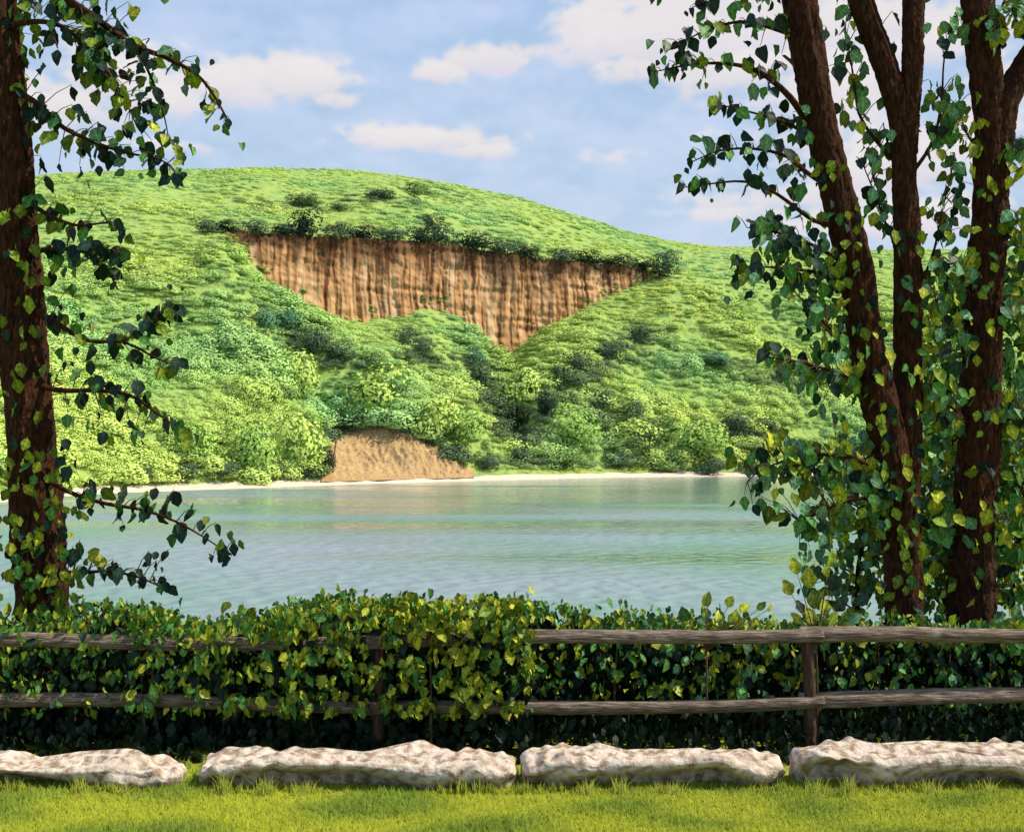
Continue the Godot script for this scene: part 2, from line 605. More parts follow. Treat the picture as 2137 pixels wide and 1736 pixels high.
func bearing_y(p: Vector3) -> float:
	# the height at which a point is seen
	return 868.0 - F * tan(atan2(p.y - EYE, -p.z) - PITCH)

func find_s(c: float, y: float) -> float:
	# where on the slope a bearing and height meet
	var prev := -0.1
	for i in 211:
		var s := -0.1 + i * 0.01
		if s >= 2.0: break
		if bearing_y(hill_point(c, s)) <= y:
			return s
		prev = s
	return prev

func make_hill() -> void:
	var ss := []
	for i in 61: ss.append(i / 60.0)
	var lower := SurfaceTool.new()
	lower.begin(Mesh.PRIMITIVE_TRIANGLES)
	var cs := []
	var c := -1600.0
	while c <= 3400.0:
		cs.append(c)
		c += 12.0 if c > 300.0 and c < 1600.0 else 24.0
	var rows := []
	for s in ss: rows.append(cs.map(func(q): return hill_point(q, s)))
	for i in range(0, 51): rows.append(cs.map(func(q): return hill_point(q, 1.0 + i / 50.0)))
	for i in range(1, 9): rows.append(cs.map(func(q): return hill_point(q, 2.0 + i / 8.0)))
	grid(lower, rows)
	structure("hill", lower.commit(), M.hill)
	var st := SurfaceTool.new()
	st.begin(Mesh.PRIMITIVE_TRIANGLES)
	rows = []
	for i in 7: rows.append(cs.map(func(q): return hill_point(q, -0.1 + i * 0.0166) + (Vector3(0, 0.25 * n_b.get_noise_2d(q * 0.02, i), 0))))
	grid(st, rows)
	structure("beach", st.commit(), M.beach)

func make_cliff() -> void:
	var st := SurfaceTool.new()
	st.begin(Mesh.PRIMITIVE_TRIANGLES)
	st.set_smooth_group(0)
	var n := 0
	var rows_n := 60
	var c := 455.0
	while c <= 1392.0:
		var d := table(T_CLIFF, c)
		var top := hy(table(Y_TOP, c), d) + 0.6 + 0.7 * n_a.get_noise_1d(c * 0.05)
		var foot := hy(foot_y(c), d) - 3.0
		for j in rows_n + 1:
			var t := float(j) / rows_n
			var y := lerpf(top, foot, t)
			var x := (c - 1068.5) / F * d
			var wx := x + 0.5 * n_b.get_noise_2d(x * 0.05, y * 0.05) + 0.2 * n_b.get_noise_2d(x * 0.25, y * 0.15)
			var a := absf(n_b.get_noise_2d(wx * 0.045, y * 0.006 + 3.0))
			var b := absf(n_b.get_noise_2d(wx * 0.19, y * 0.012 + 30.0))
			var e := n_a.get_noise_2d(wx * 0.6, y * 0.045)
			var ledge := n_b.get_noise_2d(wx * 0.02, y * 0.35) * n_b.get_noise_2d(x * 0.05 + 7.0, y * 0.05)
			var edge := minf(1.0, (top - foot - 3.5) / 10.0)
			var gully := smoothstep(0.0, 0.35, t)
			var off := (2.2 * a + 0.9 * b * gully + 0.55 * e + 0.9 * ledge + 0.5 * n_a.get_noise_2d(x * 0.3 + 80.0, y * 0.3) + 3.0 * t * t) * clampf(edge, 0.05, 1.0) + 0.4
			var k := clampf(0.42 + b * 0.8 + n_a.get_noise_2d(wx * 0.8 + 60.0, y * 0.035) * 1.9, 0.0, 1.0)
			var col := Vector3(0.11, 0.047, 0.02).lerp(Vector3(0.46, 0.26, 0.118), k)
			var pale := clampf(n_a.get_noise_2d(wx * 0.4 + 11.0, y * 0.025) * 2.4 - 0.2, 0.0, 1.0)
			col = col.lerp(Vector3(0.62, 0.44, 0.26), pale * 0.75)
			var band := clampf(n_b.get_noise_2d(x * 0.008, y * 0.45 + 0.5 * e) * 1.6 - 0.3, 0.0, 1.0)
			col = col.lerp(Vector3(0.14, 0.062, 0.028), band * 0.35)
			var brow_shade := smoothstep(0.42, 0.08, t + 0.30 * n_a.get_noise_2d(wx * 0.22 + 5.0, 1.0 + y * 0.02))
			col = col.lerp(Vector3(0.07, 0.031, 0.017), brow_shade * 0.85)  # shadow under the overhanging brow, painted into the cliff colour
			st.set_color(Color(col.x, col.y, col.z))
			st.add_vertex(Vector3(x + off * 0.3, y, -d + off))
		n += 1
		c += 2.0
	var w := rows_n + 1
	for i in n - 1:
		for j in rows_n:
			var a := i * w + j
			for q in [a, a + w, a + w + 1, a, a + w + 1, a + 1]:
				st.add_index(q)
	st.generate_normals()
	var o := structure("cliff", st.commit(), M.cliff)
	o.set_meta("label", "bare brown earth cliff with vertical furrows high on the green hill")

func make_sand_slope() -> void:
	var st := SurfaceTool.new()
	st.begin(Mesh.PRIMITIVE_TRIANGLES)
	var cs := []
	for i in 161: cs.append(670.0 + i * 2.0)
	var rows := []
	for j in 41:
		var row := []
		for c in cs:
			var s1 := find_s(c, table(T_SAND, c))
			var s := lerpf(-0.03, maxf(s1, -0.02), j / 40.0)
			var p := hill_point(c, s)
			var side := smoothstep(0.0, 0.12, (c - 670.0) / 320.0) * smoothstep(0.0, 0.12, (990.0 - c) / 320.0)
			var k := sin(PI * j / 40.0)
			p.y += 0.15 + side * (1.6 * k - 1.3 * k * absf(n_b.get_noise_2d(c * 0.035 + j * 0.03, j * 0.04)) + 0.7 * n_a.get_noise_2d(p.x * 0.35, p.z * 0.35) * k)
			row.append(p)
		rows.append(row)
	grid(st, rows)
	var o := structure("sand_slope", st.commit(), M.sand)
	o.set_meta("label", "fan of bare tan sand spilling down to the beach")

# foliage made of many small faces spread through a lumpy volume; normals lean outwards
func puff_mesh(seed_: int, faces: int, size: float, dome: bool, lobes: int) -> Mesh:
	var r := RandomNumberGenerator.new()
	r.seed = seed_
	var centres := []
	for i in lobes:
		var a := r.randf() * TAU
		var q := r.randf_range(0.15, 0.55)
		centres.append([Vector3(cos(a) * q, r.randf_range(0.15, 0.75) if not dome else r.randf_range(0.0, 0.35), sin(a) * q), r.randf_range(0.38, 0.6)])
	var st := SurfaceTool.new()
	st.begin(Mesh.PRIMITIVE_TRIANGLES)
	for i in faces:
		var l = centres[i % lobes]
		var dir := Vector3(r.randfn(), r.randfn() * 0.9 + 0.25, r.randfn()).normalized()
		var p: Vector3 = l[0] + dir * l[1] * sqrt(r.randf_range(0.45, 1.0))
		if p.y < 0.0: p.y = r.randf() * 0.12
		var nrm: Vector3 = (dir * 0.55 + Vector3.UP * 0.25 + (p - Vector3(0, 0.25, 0)).normalized() * 0.5 + Vector3(r.randfn(), r.randfn(), r.randfn()) * 0.08).normalized()
		var fn: Vector3 = (nrm + Vector3(r.randfn(), r.randfn(), r.randfn()) * 0.35).normalized()
		var x := fn.cross(Vector3(0.3, 1, 0.2)).normalized()
		var y := fn.cross(x)
		var a := r.randf() * TAU
		var u := (x * cos(a) + y * sin(a)) * size * r.randf_range(0.6, 1.3)
		var v := (y * cos(a) - x * sin(a)) * size * r.randf_range(0.35, 0.7)
		var g := r.randf_range(0.9, 1.1)
		st.set_color(Color(g * r.randf_range(0.96, 1.04), g, g * 0.97))
		st.set_normal(nrm)
		var front := v.cross(u).dot(nrm) < 0.0      # the outward side is the front of every face
		for q in ([p - u, p + v, p + u, p - u, p + u, p - v] if front else [p - u, p + u, p + v, p - u, p - v, p + u]):
			st.add_vertex(q)
	return st.commit()

func hill_tint(p: Vector3) -> Color:
	var a := n_b.get_noise_2d(p.x * 0.016, p.z * 0.016)
	var b := n_b.get_noise_2d(p.x * 0.05 + 70.0, p.z * 0.05)
	var yellow := Vector3(0.49, 0.63, 0.15)
	var green := Vector3(0.37, 0.57, 0.16)
	var mint := Vector3(0.28, 0.53, 0.22)
	var k := green.lerp(yellow, clampf(0.45 + a * 0.9 + b * 0.25, 0.0, 1.0)).lerp(mint, clampf(0.25 - a * 0.8 + b * 0.3, 0.0, 1.0) * 0.8)
	k *= rng.randf_range(0.96, 1.10)
	return Color(k.x, k.y, k.z)

# scrub tinted dark for grey-green shrubs and painted-in hill shadows: x, y, half width, half height, share
var SHRUB_SHADE := [650, 484, 240, 20, 1.0, 960, 514, 170, 20, 1.0, 1210, 546, 190, 16, 1.0, 1350, 564, 60, 16, 1.0, 640, 425, 80, 14, 0.7, 790, 405, 120, 12, 0.8, 860, 395, 50, 25, 0.7, 900, 465, 45, 22, 0.8, 540, 415, 110, 18, 0.4,
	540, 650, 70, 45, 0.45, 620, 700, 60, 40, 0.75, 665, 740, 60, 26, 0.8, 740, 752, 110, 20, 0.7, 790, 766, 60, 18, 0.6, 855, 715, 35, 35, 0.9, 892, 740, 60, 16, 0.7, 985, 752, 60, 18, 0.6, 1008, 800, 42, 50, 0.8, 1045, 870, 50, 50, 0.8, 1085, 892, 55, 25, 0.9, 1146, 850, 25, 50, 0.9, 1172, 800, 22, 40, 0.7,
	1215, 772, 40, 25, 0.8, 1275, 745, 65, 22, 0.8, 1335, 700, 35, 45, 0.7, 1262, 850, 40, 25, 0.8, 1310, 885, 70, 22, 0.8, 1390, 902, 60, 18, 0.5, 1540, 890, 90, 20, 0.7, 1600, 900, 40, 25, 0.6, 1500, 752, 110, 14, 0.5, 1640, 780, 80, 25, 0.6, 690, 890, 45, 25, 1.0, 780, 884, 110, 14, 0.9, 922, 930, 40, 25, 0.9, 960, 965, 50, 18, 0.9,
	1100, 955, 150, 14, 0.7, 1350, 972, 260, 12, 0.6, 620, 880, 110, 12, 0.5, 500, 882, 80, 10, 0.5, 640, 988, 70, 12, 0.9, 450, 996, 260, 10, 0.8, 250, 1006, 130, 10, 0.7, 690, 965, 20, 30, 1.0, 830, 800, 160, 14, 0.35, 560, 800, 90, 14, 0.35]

func shrub_shade_at(x: float, y: float) -> float:
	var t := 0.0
	for i in SHRUB_SHADE.size() / 5:
		var u: float = (x - SHRUB_SHADE[i * 5]) / SHRUB_SHADE[i * 5 + 2]
		var v: float = (y - SHRUB_SHADE[i * 5 + 1]) / SHRUB_SHADE[i * 5 + 3]
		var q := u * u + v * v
		if q < 4.0: t = maxf(t, SHRUB_SHADE[i * 5 + 4] * exp(-q * 1.1))
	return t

func in_sand(c: float, y: float) -> bool:
	return c > 668.0 and c < 992.0 and y > table(T_SAND, c) - 4.0

func make_hill_cover() -> void:
	var meshes := [puff_mesh(31, 760, 0.07, true, 5), puff_mesh(32, 760, 0.07, true, 6), puff_mesh(33, 760, 0.065, true, 4), puff_mesh(34, 760, 0.07, true, 7)]
	var where := [[], [], [], []]
	var tints := [[], [], [], []]
	for i in 20000:
		var c := rng.randf_range(-500.0, 2650.0)
		var s: float
		if i % 5 < 3: s = rng.randf_range(0.012, 0.995)
		else: s = 1.0 + rng.randf() * 1.06
		var p := hill_point(c, s)
		var y := bearing_y(p)
		if in_sand(c, y): continue
		var flat := c > 960.0 and c < 1380.0 and s < 0.07
		var swell := n_b.get_noise_2d(p.x * 0.03, p.z * 0.03)
		var r := rng.randf_range(1.5, 3.0) * (1.0 + 0.55 * swell)
		if i % 4 == 0 and s < 0.9: r *= 1.75
		if s > 1.4: r *= 0.8
		if s > 0.93 and s < 1.03: r = minf(r, 1.5)
		var tint := hill_tint(p)
		var k := shrub_shade_at(c, y - r * 0.4 / -p.z * F)
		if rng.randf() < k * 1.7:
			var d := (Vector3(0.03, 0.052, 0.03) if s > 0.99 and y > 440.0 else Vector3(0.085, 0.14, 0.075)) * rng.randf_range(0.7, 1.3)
			tint = tint.lerp(Color(d.x, d.y, d.z), clampf(k * 1.15 + 0.2, 0.0, 0.95))  # shrub tone plus painted shade of folds and brow
		if flat:
			r *= 0.25
			tint = Color(0.36, 0.42, 0.045)
		var m := i % 4
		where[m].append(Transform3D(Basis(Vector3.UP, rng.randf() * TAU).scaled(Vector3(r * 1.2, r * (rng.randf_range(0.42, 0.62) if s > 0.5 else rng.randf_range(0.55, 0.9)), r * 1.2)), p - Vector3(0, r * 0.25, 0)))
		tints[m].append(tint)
	# scrub that hangs over the brow of the cliff or climbs its foot
	for i in 520:
		var c := rng.randf_range(475.0, 1378.0)
		var over := i % 2 == 0
		var p := hill_point(c, 1.004 if over else 0.996)
		var r := rng.randf_range(0.5, 1.2)
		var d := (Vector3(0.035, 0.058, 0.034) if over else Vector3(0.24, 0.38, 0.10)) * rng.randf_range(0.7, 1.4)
		p += Vector3(0, (-2.6 if over else 2.6) * pow(rng.randf(), 2.0), 2.0)
		if not over and n_b.get_noise_1d(c * 0.03) < -0.05: continue
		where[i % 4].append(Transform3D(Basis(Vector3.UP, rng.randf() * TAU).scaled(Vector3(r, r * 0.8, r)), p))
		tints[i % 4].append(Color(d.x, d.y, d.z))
	for m in 4:
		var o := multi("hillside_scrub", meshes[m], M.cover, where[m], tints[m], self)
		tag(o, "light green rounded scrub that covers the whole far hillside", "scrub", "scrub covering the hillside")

func make_hill_bushes() -> void:
	var dark := [puff_mesh(41, 900, 0.065, false, 5), puff_mesh(42, 900, 0.065, false, 6), puff_mesh(43, 900, 0.07, false, 4), puff_mesh(44, 900, 0.065, false, 7)]
	var tone := {
		"k": Vector3(0.022, 0.040, 0.024), "d": Vector3(0.075, 0.125, 0.068), "t": Vector3(0.10, 0.24, 0.135), "g": Vector3(0.14, 0.25, 0.07), "y": Vector3(0.42, 0.57, 0.13), "l": Vector3(0.28, 0.46, 0.10)}
	# x, y of the foot, width, height over width, tone, label
	var list := [
		[425, 482, 50, 0.5, "d", "low grey-green bush at the cliff's upper left corner"],
		[480, 490, 56, 0.45, "k", "dark bush over the pointed left end of the cliff"],
		[535, 492, 50, 0.5, "d", "grey-green bush on the cliff edge right of its left tip"],
		[590, 496, 44, 0.6, "k", "small black-green bush on the left part of the cliff edge"],
		[640, 494, 62, 0.95, "k", "tallest dark round bush on the left of the cliff edge"],
		[700, 502, 58, 0.55, "d", "grey-green bush right of the tallest dark bush on the cliff edge"],
		[755, 506, 50, 0.55, "k", "dark bush on the cliff edge above the mound at its foot"],
		[815, 508, 56, 0.5, "d", "spreading grey-green bush at the middle of the cliff edge"],
		[870, 514, 50, 0.6, "k", "dark bush on the cliff edge just right of its middle"],
		[925, 520, 60, 0.75, "d", "broad grey-green bush where the cliff edge starts to fall"],
		[985, 530, 56, 0.6, "k", "dark bush on the falling right half of the cliff edge"],
		[1045, 536, 56, 0.6, "d", "grey-green bush on the cliff edge above the deep notch"],
		[1105, 546, 52, 0.5, "k", "dark low bush right of the notch on the cliff edge"],
		[1165, 552, 56, 0.5, "d", "grey-green bush on the right quarter of the cliff edge"],
		[1225, 558, 50, 0.55, "k", "black-green bush near the right of the cliff edge"],
		[1285, 562, 50, 0.5, "k", "dark low bush second from the cliff's right tip"],
		[1340, 570, 46, 0.5, "k", "small dark bush at the cliff's right tip"],
		[1397, 586, 52, 1.0, "d", "round grey-green bush standing alone past the cliff's right tip"],
		[625, 428, 70, 0.4, "d", "long low bush on the grass above the left of the cliff"],
		[705, 440, 60, 0.4, "d", "low grey bush halfway between ridge and cliff edge"],
		[800, 415, 80, 0.35, "d", "flat wide bush highest on the hill below the summit"],
		[860, 408, 60, 0.6, "g", "mid green bush near the summit above the cliff"],
		[895, 470, 50, 0.6, "d", "grey-green upright bush above the middle of the cliff"],
		[640, 430, 50, 0.6, "g", "mid green bush left of the flat wide one above the cliff"],
		[545, 690, 70, 0.6, "t", "blue-green bush on the left spur below the cliff"],
		[605, 700, 80, 0.7, "t", "wide blue-green bush in the gully below the left of the cliff"],
		[655, 735, 66, 0.8, "d", "dark bush lower in the gully below the left of the cliff"],
		[610, 745, 40, 1.0, "d", "narrow dark bush left of the gully"],
		[715, 748, 80, 0.5, "d", "long dark bush across the slope under the mound"],
		[770, 765, 70, 0.5, "g", "mid green bush below the mound under the cliff"],
		[850, 725, 46, 1.0, "d", "upright dark bush on the mound under the cliff"],
		[885, 738, 50, 0.7, "d", "dark bush just right of the upright one on the mound"],
		[985, 760, 70, 0.5, "t", "blue-green bush left of the cliff's lowest point"],
		[1005, 810, 70, 0.9, "d", "large dark bush in the ravine below the cliff's lowest point"],
		[1040, 880, 60, 0.9, "d", "dark bush at the bottom of the ravine"],
		[1090, 890, 70, 0.7, "k", "black-green bush at the ravine's foot under a light tree"],
		[1145, 870, 56, 1.1, "k", "tall dark bush on the right bank of the ravine"],
		[1170, 800, 40, 0.9, "d", "small dark bush up the right bank of the ravine"],
		[1215, 775, 70, 0.6, "d", "dark bush on the right slope below the cliff's notch"],
		[1275, 745, 74, 0.6, "d", "grey-green bush in the row climbing to the cliff's right tip"],
		[1335, 715, 60, 0.7, "d", "grey-green bush topmost in the row climbing to the cliff's right tip"],
		[1262, 856, 56, 0.9, "d", "dark double bush low on the right slope"],
		[1325, 880, 60, 0.7, "d", "grey-green bush right of the double bush on the low slope"],
		[1390, 905, 80, 0.45, "g", "long mid green bush low on the right slope"],
		[1540, 900, 90, 0.5, "d", "wide grey bush on the low slope left of the leaning trunks"],
		[1600, 905, 60, 0.6, "d", "grey-green bush on the low slope beside the leaning trunks"],
		[1500, 760, 110, 0.25, "t", "flat blue-green bush on the mid slope left of the leaning trunks"],
		[1690, 800, 80, 0.6, "t", "blue-green bush on the slope behind the leaning trunks"],
		[700, 905, 50, 0.9, "k", "dark bush at the upper left corner of the sand fan"],
		[745, 897, 56, 0.6, "k", "dark bush on the crest of the sand fan, left part"],
		[800, 893, 60, 0.5, "k", "dark bush on the crest of the sand fan, middle"],
		[855, 900, 60, 0.6, "k", "dark bush on the crest of the sand fan, right part"],
		[905, 930, 56, 0.7, "d", "dark bush sloping down the right side of the sand fan"],
		[955, 962, 60, 0.6, "k", "dark bush low on the right side of the sand fan"],
		[690, 985, 50, 1.0, "k", "round black-green bush at the lower left corner of the sand fan"],
		[640, 994, 70, 0.4, "k", "low dark bush on the beach left of the sand fan"],
		[560, 1000, 90, 0.4, "d", "dark hedge-like bush along the beach under a light tree"],
		[470, 1002, 90, 0.4, "d", "dark low bush along the beach left of the light trees"],
		[380, 1006, 90, 0.35, "d", "dark low bush along the beach near the left tree"],
		[290, 1012, 90, 0.35, "d", "leftmost dark low bush along the beach, beside the left trunk"],
		[1015, 978, 70, 0.5, "d", "dark bush behind the bright grass strip, left end"],
		[1095, 972, 80, 0.5, "d", "dark bush behind the left half of the bright grass strip"],
		[1185, 972, 90, 0.4, "g", "mid green bush behind the middle of the bright grass strip"],
		[1290, 975, 90, 0.4, "d", "dark bush behind the right half of the bright grass strip"],
		[1390, 984, 90, 0.4, "g", "mid green bush by the water right of the bright grass strip"],
		[1480, 988, 90, 0.4, "d", "dark low bush by the water left of the leaning trunks"],
		[1570, 990, 80, 0.4, "d", "dark bush at the water's edge beside the leaning trunks"],
		[620, 985, 150, 0.9, "y", "big pale yellow-green tree left of the sand fan"],
		[520, 985, 130, 0.9, "l", "light green tree behind the beach left of the biggest pale tree"],
		[420, 985, 140, 0.75, "l", "light green tree behind the beach near the left tree"],
		[620, 825, 120, 0.8, "y", "pale yellow-green tree on the slope above the big pale tree"],
		[520, 840, 110, 0.6, "y", "pale tree on the slope left of the gully"],
		[790, 850, 170, 0.55, "y", "wide pale yellow-green tree above the crest of the sand fan"],
		[900, 910, 130, 0.7, "y", "pale tree right above the sand fan's right side"],
		[960, 930, 110, 0.7, "l", "light green tree right of the sand fan"],
		[1085, 855, 110, 0.9, "y", "pale round tree standing in the ravine"],
		[1190, 925, 130, 0.6, "l", "light green tree low on the slope right of the ravine"],
		[1330, 945, 140, 0.5, "y", "pale tree behind the right end of the bright grass strip"],
		[1450, 950, 140, 0.5, "l", "light green tree by the water left of the leaning trunks"]]
	var i := 0
	for b in list:
		var s := find_s(b[0], b[1])
		var p := hill_point(b[0], s)
		if s > 0.9 and s < 1.06 and b[0] > 400 and b[0] < 1420:
			p = hill_point(b[0], 1.004 if b[0] < 1380 else 0.97)
			p.z += 1.2
		var w: float = b[2] / F * -p.z * (0.85 if b[1] < 600 and b[1] > 475 else 0.60)
		var h: float = w * (1.25 if b[1] < 600 else 1.5) * b[3]
		var tree: bool = b[4] == "y" or b[4] == "l"
		var mat := StandardMaterial3D.new()
		var key: String = "bush_" + b[4]
		if not M.has(key):
			var v: Vector3 = tone[b[4]]
			mat.albedo_color = lin(v.x, v.y, v.z)
			mat.vertex_color_use_as_albedo = true
			mat.roughness = 0.9
			mat.metallic_specular = 0.15
			M[key] = mat
		var o := mesh_node("hillside_tree" if tree else "hillside_bush", dark[i % 4], M[key], self, Transform3D(Basis(Vector3.UP, i * 2.4).scaled(Vector3(w, h, w)), p - Vector3(0, h * 0.08, 0)))
		tag(o, b[5], "tree" if tree else "bush", "light trees on the hillside" if tree else "dark bushes on the hillside")
		i += 1

# ================================================================ fence
func make_fence() -> void:
	var z := -10.5
	var o := thing("rail_fence", "weathered wooden fence of round posts and two rails behind the boulders", "fence", Vector3(0, 0, z))
	var px := [-5.19, -1.226, 2.736, 6.70]
	for i in 4:
		var x: float = px[i]
		var lean: float = [0.0, 0.02, -0.03, 0.0][i]
		var m := stem_mesh([Vector3(x, -0.25, 0), Vector3(x + lean * 0.5, 0.5, 0.0), Vector3(x + lean, 1.12, 0.0)], 0.062, 0.056, 40, 24, 0.18, i * 7.0)
		mesh_node("post", m, M.post, o)
	# heights of both rails at the posts
	var ht := [1.03, 1.005, 1.06, 1.09]
	var hl := [0.46, 0.405, 0.46, 0.50]
	for i in 3:
		for k in 2:
			var h: Array = ht if k == 0 else hl
			var a := Vector3(px[i] - 0.1, h[i], -0.02 + 0.05 * (i % 2))
			var b := Vector3(px[i + 1] + 0.1, h[i + 1], -0.02 + 0.05 * (i % 2))
			var mid := (a + b) * 0.5 + Vector3(0, [-0.035, 0.02, -0.03][i] * (1 if k == 0 else -1), 0.0)
			var m := stem_mesh([a, a.lerp(mid, 0.5) + Vector3(0, 0.008, 0), mid, mid.lerp(b, 0.5) + Vector3(0, -0.012, 0), b], 0.072, 0.060, 120, 28, 0.17, i * 3.0 + k * 11.0)
			mesh_node("rail", m, M.rail, o)

# ================================================================ boulders
func boulder_mesh(half: Vector3, seed_: float, bumps: float) -> Mesh:
	var st := SurfaceTool.new()
	st.begin(Mesh.PRIMITIVE_TRIANGLES)
	st.set_smooth_group(0)
	var nu := 160
	var nv := 64
	var e := 0.26
	for j in nv + 1:
		var v := -PI / 2 + PI * j / nv
		for i in nu + 1:
			var u := TAU * i / nu
			var cu := cos(u)
			var su := sin(u)
			var cv := cos(v)
			var sv := sin(v)
			var d := Vector3(signf(cu) * pow(absf(cu), e) * pow(absf(cv), e), signf(sv) * pow(absf(sv), e), signf(su) * pow(absf(su), e) * pow(absf(cv), e))
			var p := d * half
			var q := p + Vector3(seed_, 0, 0)
			var k := n_b.get_noise_3d(q.x * 1.6, q.y * 1.6, q.z * 1.6) * 0.04 + n_a.get_noise_3d(q.x * 4.5, q.y * 7.0, q.z * 4.5) * 0.018 + n_c.get_noise_3d(q.x * 1.7, q.y * 3.8, q.z * 2.0) * 0.055
			p += d.normalized() * k * bumps
			# the lower face is worn back under the upper ledge
			var cut := smoothstep(0.20, 0.05, p.y + 0.11 * n_b.get_noise_2d(q.x * 1.1, 9.0))
			p.z -= cut * (0.19 + 0.08 * n_b.get_noise_2d(q.x * 2.4, 15.0) + 0.04 * n_a.get_noise_2d(q.x * 3.0, q.y * 5.0)) * smoothstep(-0.05, 0.2, p.z)
			if p.y > 0.0:
				p.y += bumps * (0.038 * n_b.get_noise_2d(q.x * 1.9, q.z * 0.8 + 4.0) + 0.03 * n_b.get_noise_2d(q.x * 6.0, q.z * 4.0))
			st.add_vertex(p)
	for j in nv:
		for i in nu:
			var a := j * (nu + 1) + i
			for q in [a, a + nu + 1, a + nu + 2, a, a + nu + 2, a + 1]:
				st.add_index(q)
	st.generate_normals()
	return st.commit()

func make_boulders() -> void:
	var g := "pale boulders along the fence"
	var list := [
		[-75, 384, 1572, "leftmost pale boulder, rounded top, below the left tree"],
		[420, 1086, 1563, "longest pale boulder with a wavy top, left of the middle"],
		[1090, 1640, 1560, "long pale boulder in front of the fence post, right of the middle"],
		[1648, 2260, 1552, "rightmost pale flat-topped boulder below the leaning trunks"]]
	var z := -9.48
	var i := 0
	for b in list:
		var x0: float = (b[0] - 1068.5) / F * -z
		var x1: float = (b[1] - 1068.5) / F * -z
		var top: float = hy(b[2], -z)
		var o := mesh_node("boulder", boulder_mesh(Vector3((x1 - x0) * 0.5 + 0.025, 0.29, 0.30), 20.0 + i * 9.0, 1.0), M.stone, self, Transform3D(Basis(Vector3.UP, [0.02, -0.015, 0.01, -0.02][i]), Vector3((x0 + x1) * 0.5, top - 0.31, z)))
		tag(o, b[3], "boulder", g)
		i += 1

# ================================================================ trees
func leaf_basis(size: float, droop: float, spread: float) -> Basis:
	# tip hangs down, blade turned to any side but mostly towards the light and the lawn
	var b := Basis(Vector3.UP, rng.randfn() * spread)
	b = b * Basis(Vector3.RIGHT, rng.randfn() * 0.35 - 0.1)
	b = b * Basis(Vector3.BACK, droop + rng.randfn() * 0.45)
	return b.scaled_local(Vector3.ONE * size)

func add_leaf(parent: Node3D, at_: Vector3, size: float, tone: String, droop := 0.0, spread := 0.7) -> void:
	put_leaf(parent, tone, Transform3D(leaf_basis(size, droop, spread), at_ - parent.position))

func put_leaf(parent: Node3D, tone: String, t: Transform3D) -> void:
	# the first 300 leaves of a plant are parts; what is past that becomes one part of kind stuff
	var v := rng.randi() % 6
	var shade := rng.randi() % 3
	var n: int = leaf_count.get(parent, 0)
	leaf_count[parent] = n + 1
	if n < 300:
		mesh_node("leaf", leaf_meshes[v], tones[tone][shade], parent, t)
		return
	if not leaf_rest.has(parent): leaf_rest[parent] = [[], []]
	leaf_rest[parent][0].append(t)
	leaf_rest[parent][1].append(tones[tone][shade].albedo_color.srgb_to_linear())

func flush_leaves(parent: Node3D) -> void:
	if leaf_rest.has(parent):
		multi("more_leaves", leaf_meshes[0], M.leaf_mix, leaf_rest[parent][0], leaf_rest[parent][1], parent)

func nearest(branches: Array, p: Vector3) -> Vector3:
	var best := Vector3.ZERO
	var bd := 1e9
	for line in branches:
		for q in line:
			var d: float = Vector2(q.x - p.x, q.y - p.y).length_squared()
			if d < bd:
				bd = d
				best = q
	return best

func leaves_at(parent: Node3D, list: Array, names: String, branches: Array, twigs: SurfaceTool, d0: float) -> int:
	# list: x, y, size, tone number
	var n := 0
	for i in list.size() / 4:
		var x: float = list[i * 4]
		var y: float = list[i * 4 + 1]
		var r: float = list[i * 4 + 2]
		var t: String = names[int(list[i * 4 + 3])]
		var flat := P(x, y, d0)
		var b := nearest(branches, flat)
		var depth := -b.z + rng.randf_range(-0.22, 0.22)
		var size := r * 1.62 / F * depth * rng.randf_range(0.9, 1.1)
		var base := P(x, y, depth) + Vector3(0, size * 0.5, 0)
		add_leaf(parent, base, size, t)
		n += 1
		if rng.randf() < 0.75:
			add_leaf(parent, base + Vector3(rng.randfn() * 0.07, rng.randfn() * 0.06 - 0.02, rng.randf_range(-0.15, -0.04)), size * rng.randf_range(0.6, 0.85), "DGM"[rng.randi() % 3] if t != "T" else "T")
			n += 1
		if b.distance_to(base) > 0.03 and b.distance_to(base) < 1.1:
			var mid := b.lerp(base, 0.5) + Vector3(0, 0.02 + 0.05 * b.distance_to(base), 0)
			tube(twigs, [b, mid, base + Vector3(0, size * 0.1, 0)], [0.006, 0.0045, 0.003], 4, 0.0, 0.0, false)
	return n

func scatter(parent: Node3D, branches: Array, count: int, names: String, twigs: SurfaceTool, d0: float, spread: float, sag: float, from := 0.15) -> void:
	for k in count:
		var line: Array = branches[k % branches.size()]
		var q: Vector3 = line[int(rng.randf_range(from, 0.999) * line.size())]
		var x := 1068.5 + q.x / -q.z * F + rng.randfn() * spread
		var y := bearing_y(q) + sag + rng.randfn() * spread
		leaves_at(parent, [x, y, rng.randf_range(15.0, 24.0), rng.randi() % names.length()], names, branches, twigs, d0)

func branch(parent: Node3D, pts: Array, r0: float, r1: float, steps := 16) -> Array:
	# pts: [x, y, depth] each
	var v := []
	for p in pts: v.append(P(p[0], p[1], p[2]))
	var line := spline(v, steps)
	var m := stem_mesh(v.map(func(q): return q - parent.position), r0, r1, steps, 8, 0.12, r0 * 500.0)
	mesh_node("branch", m, M.bark, parent)
	return line

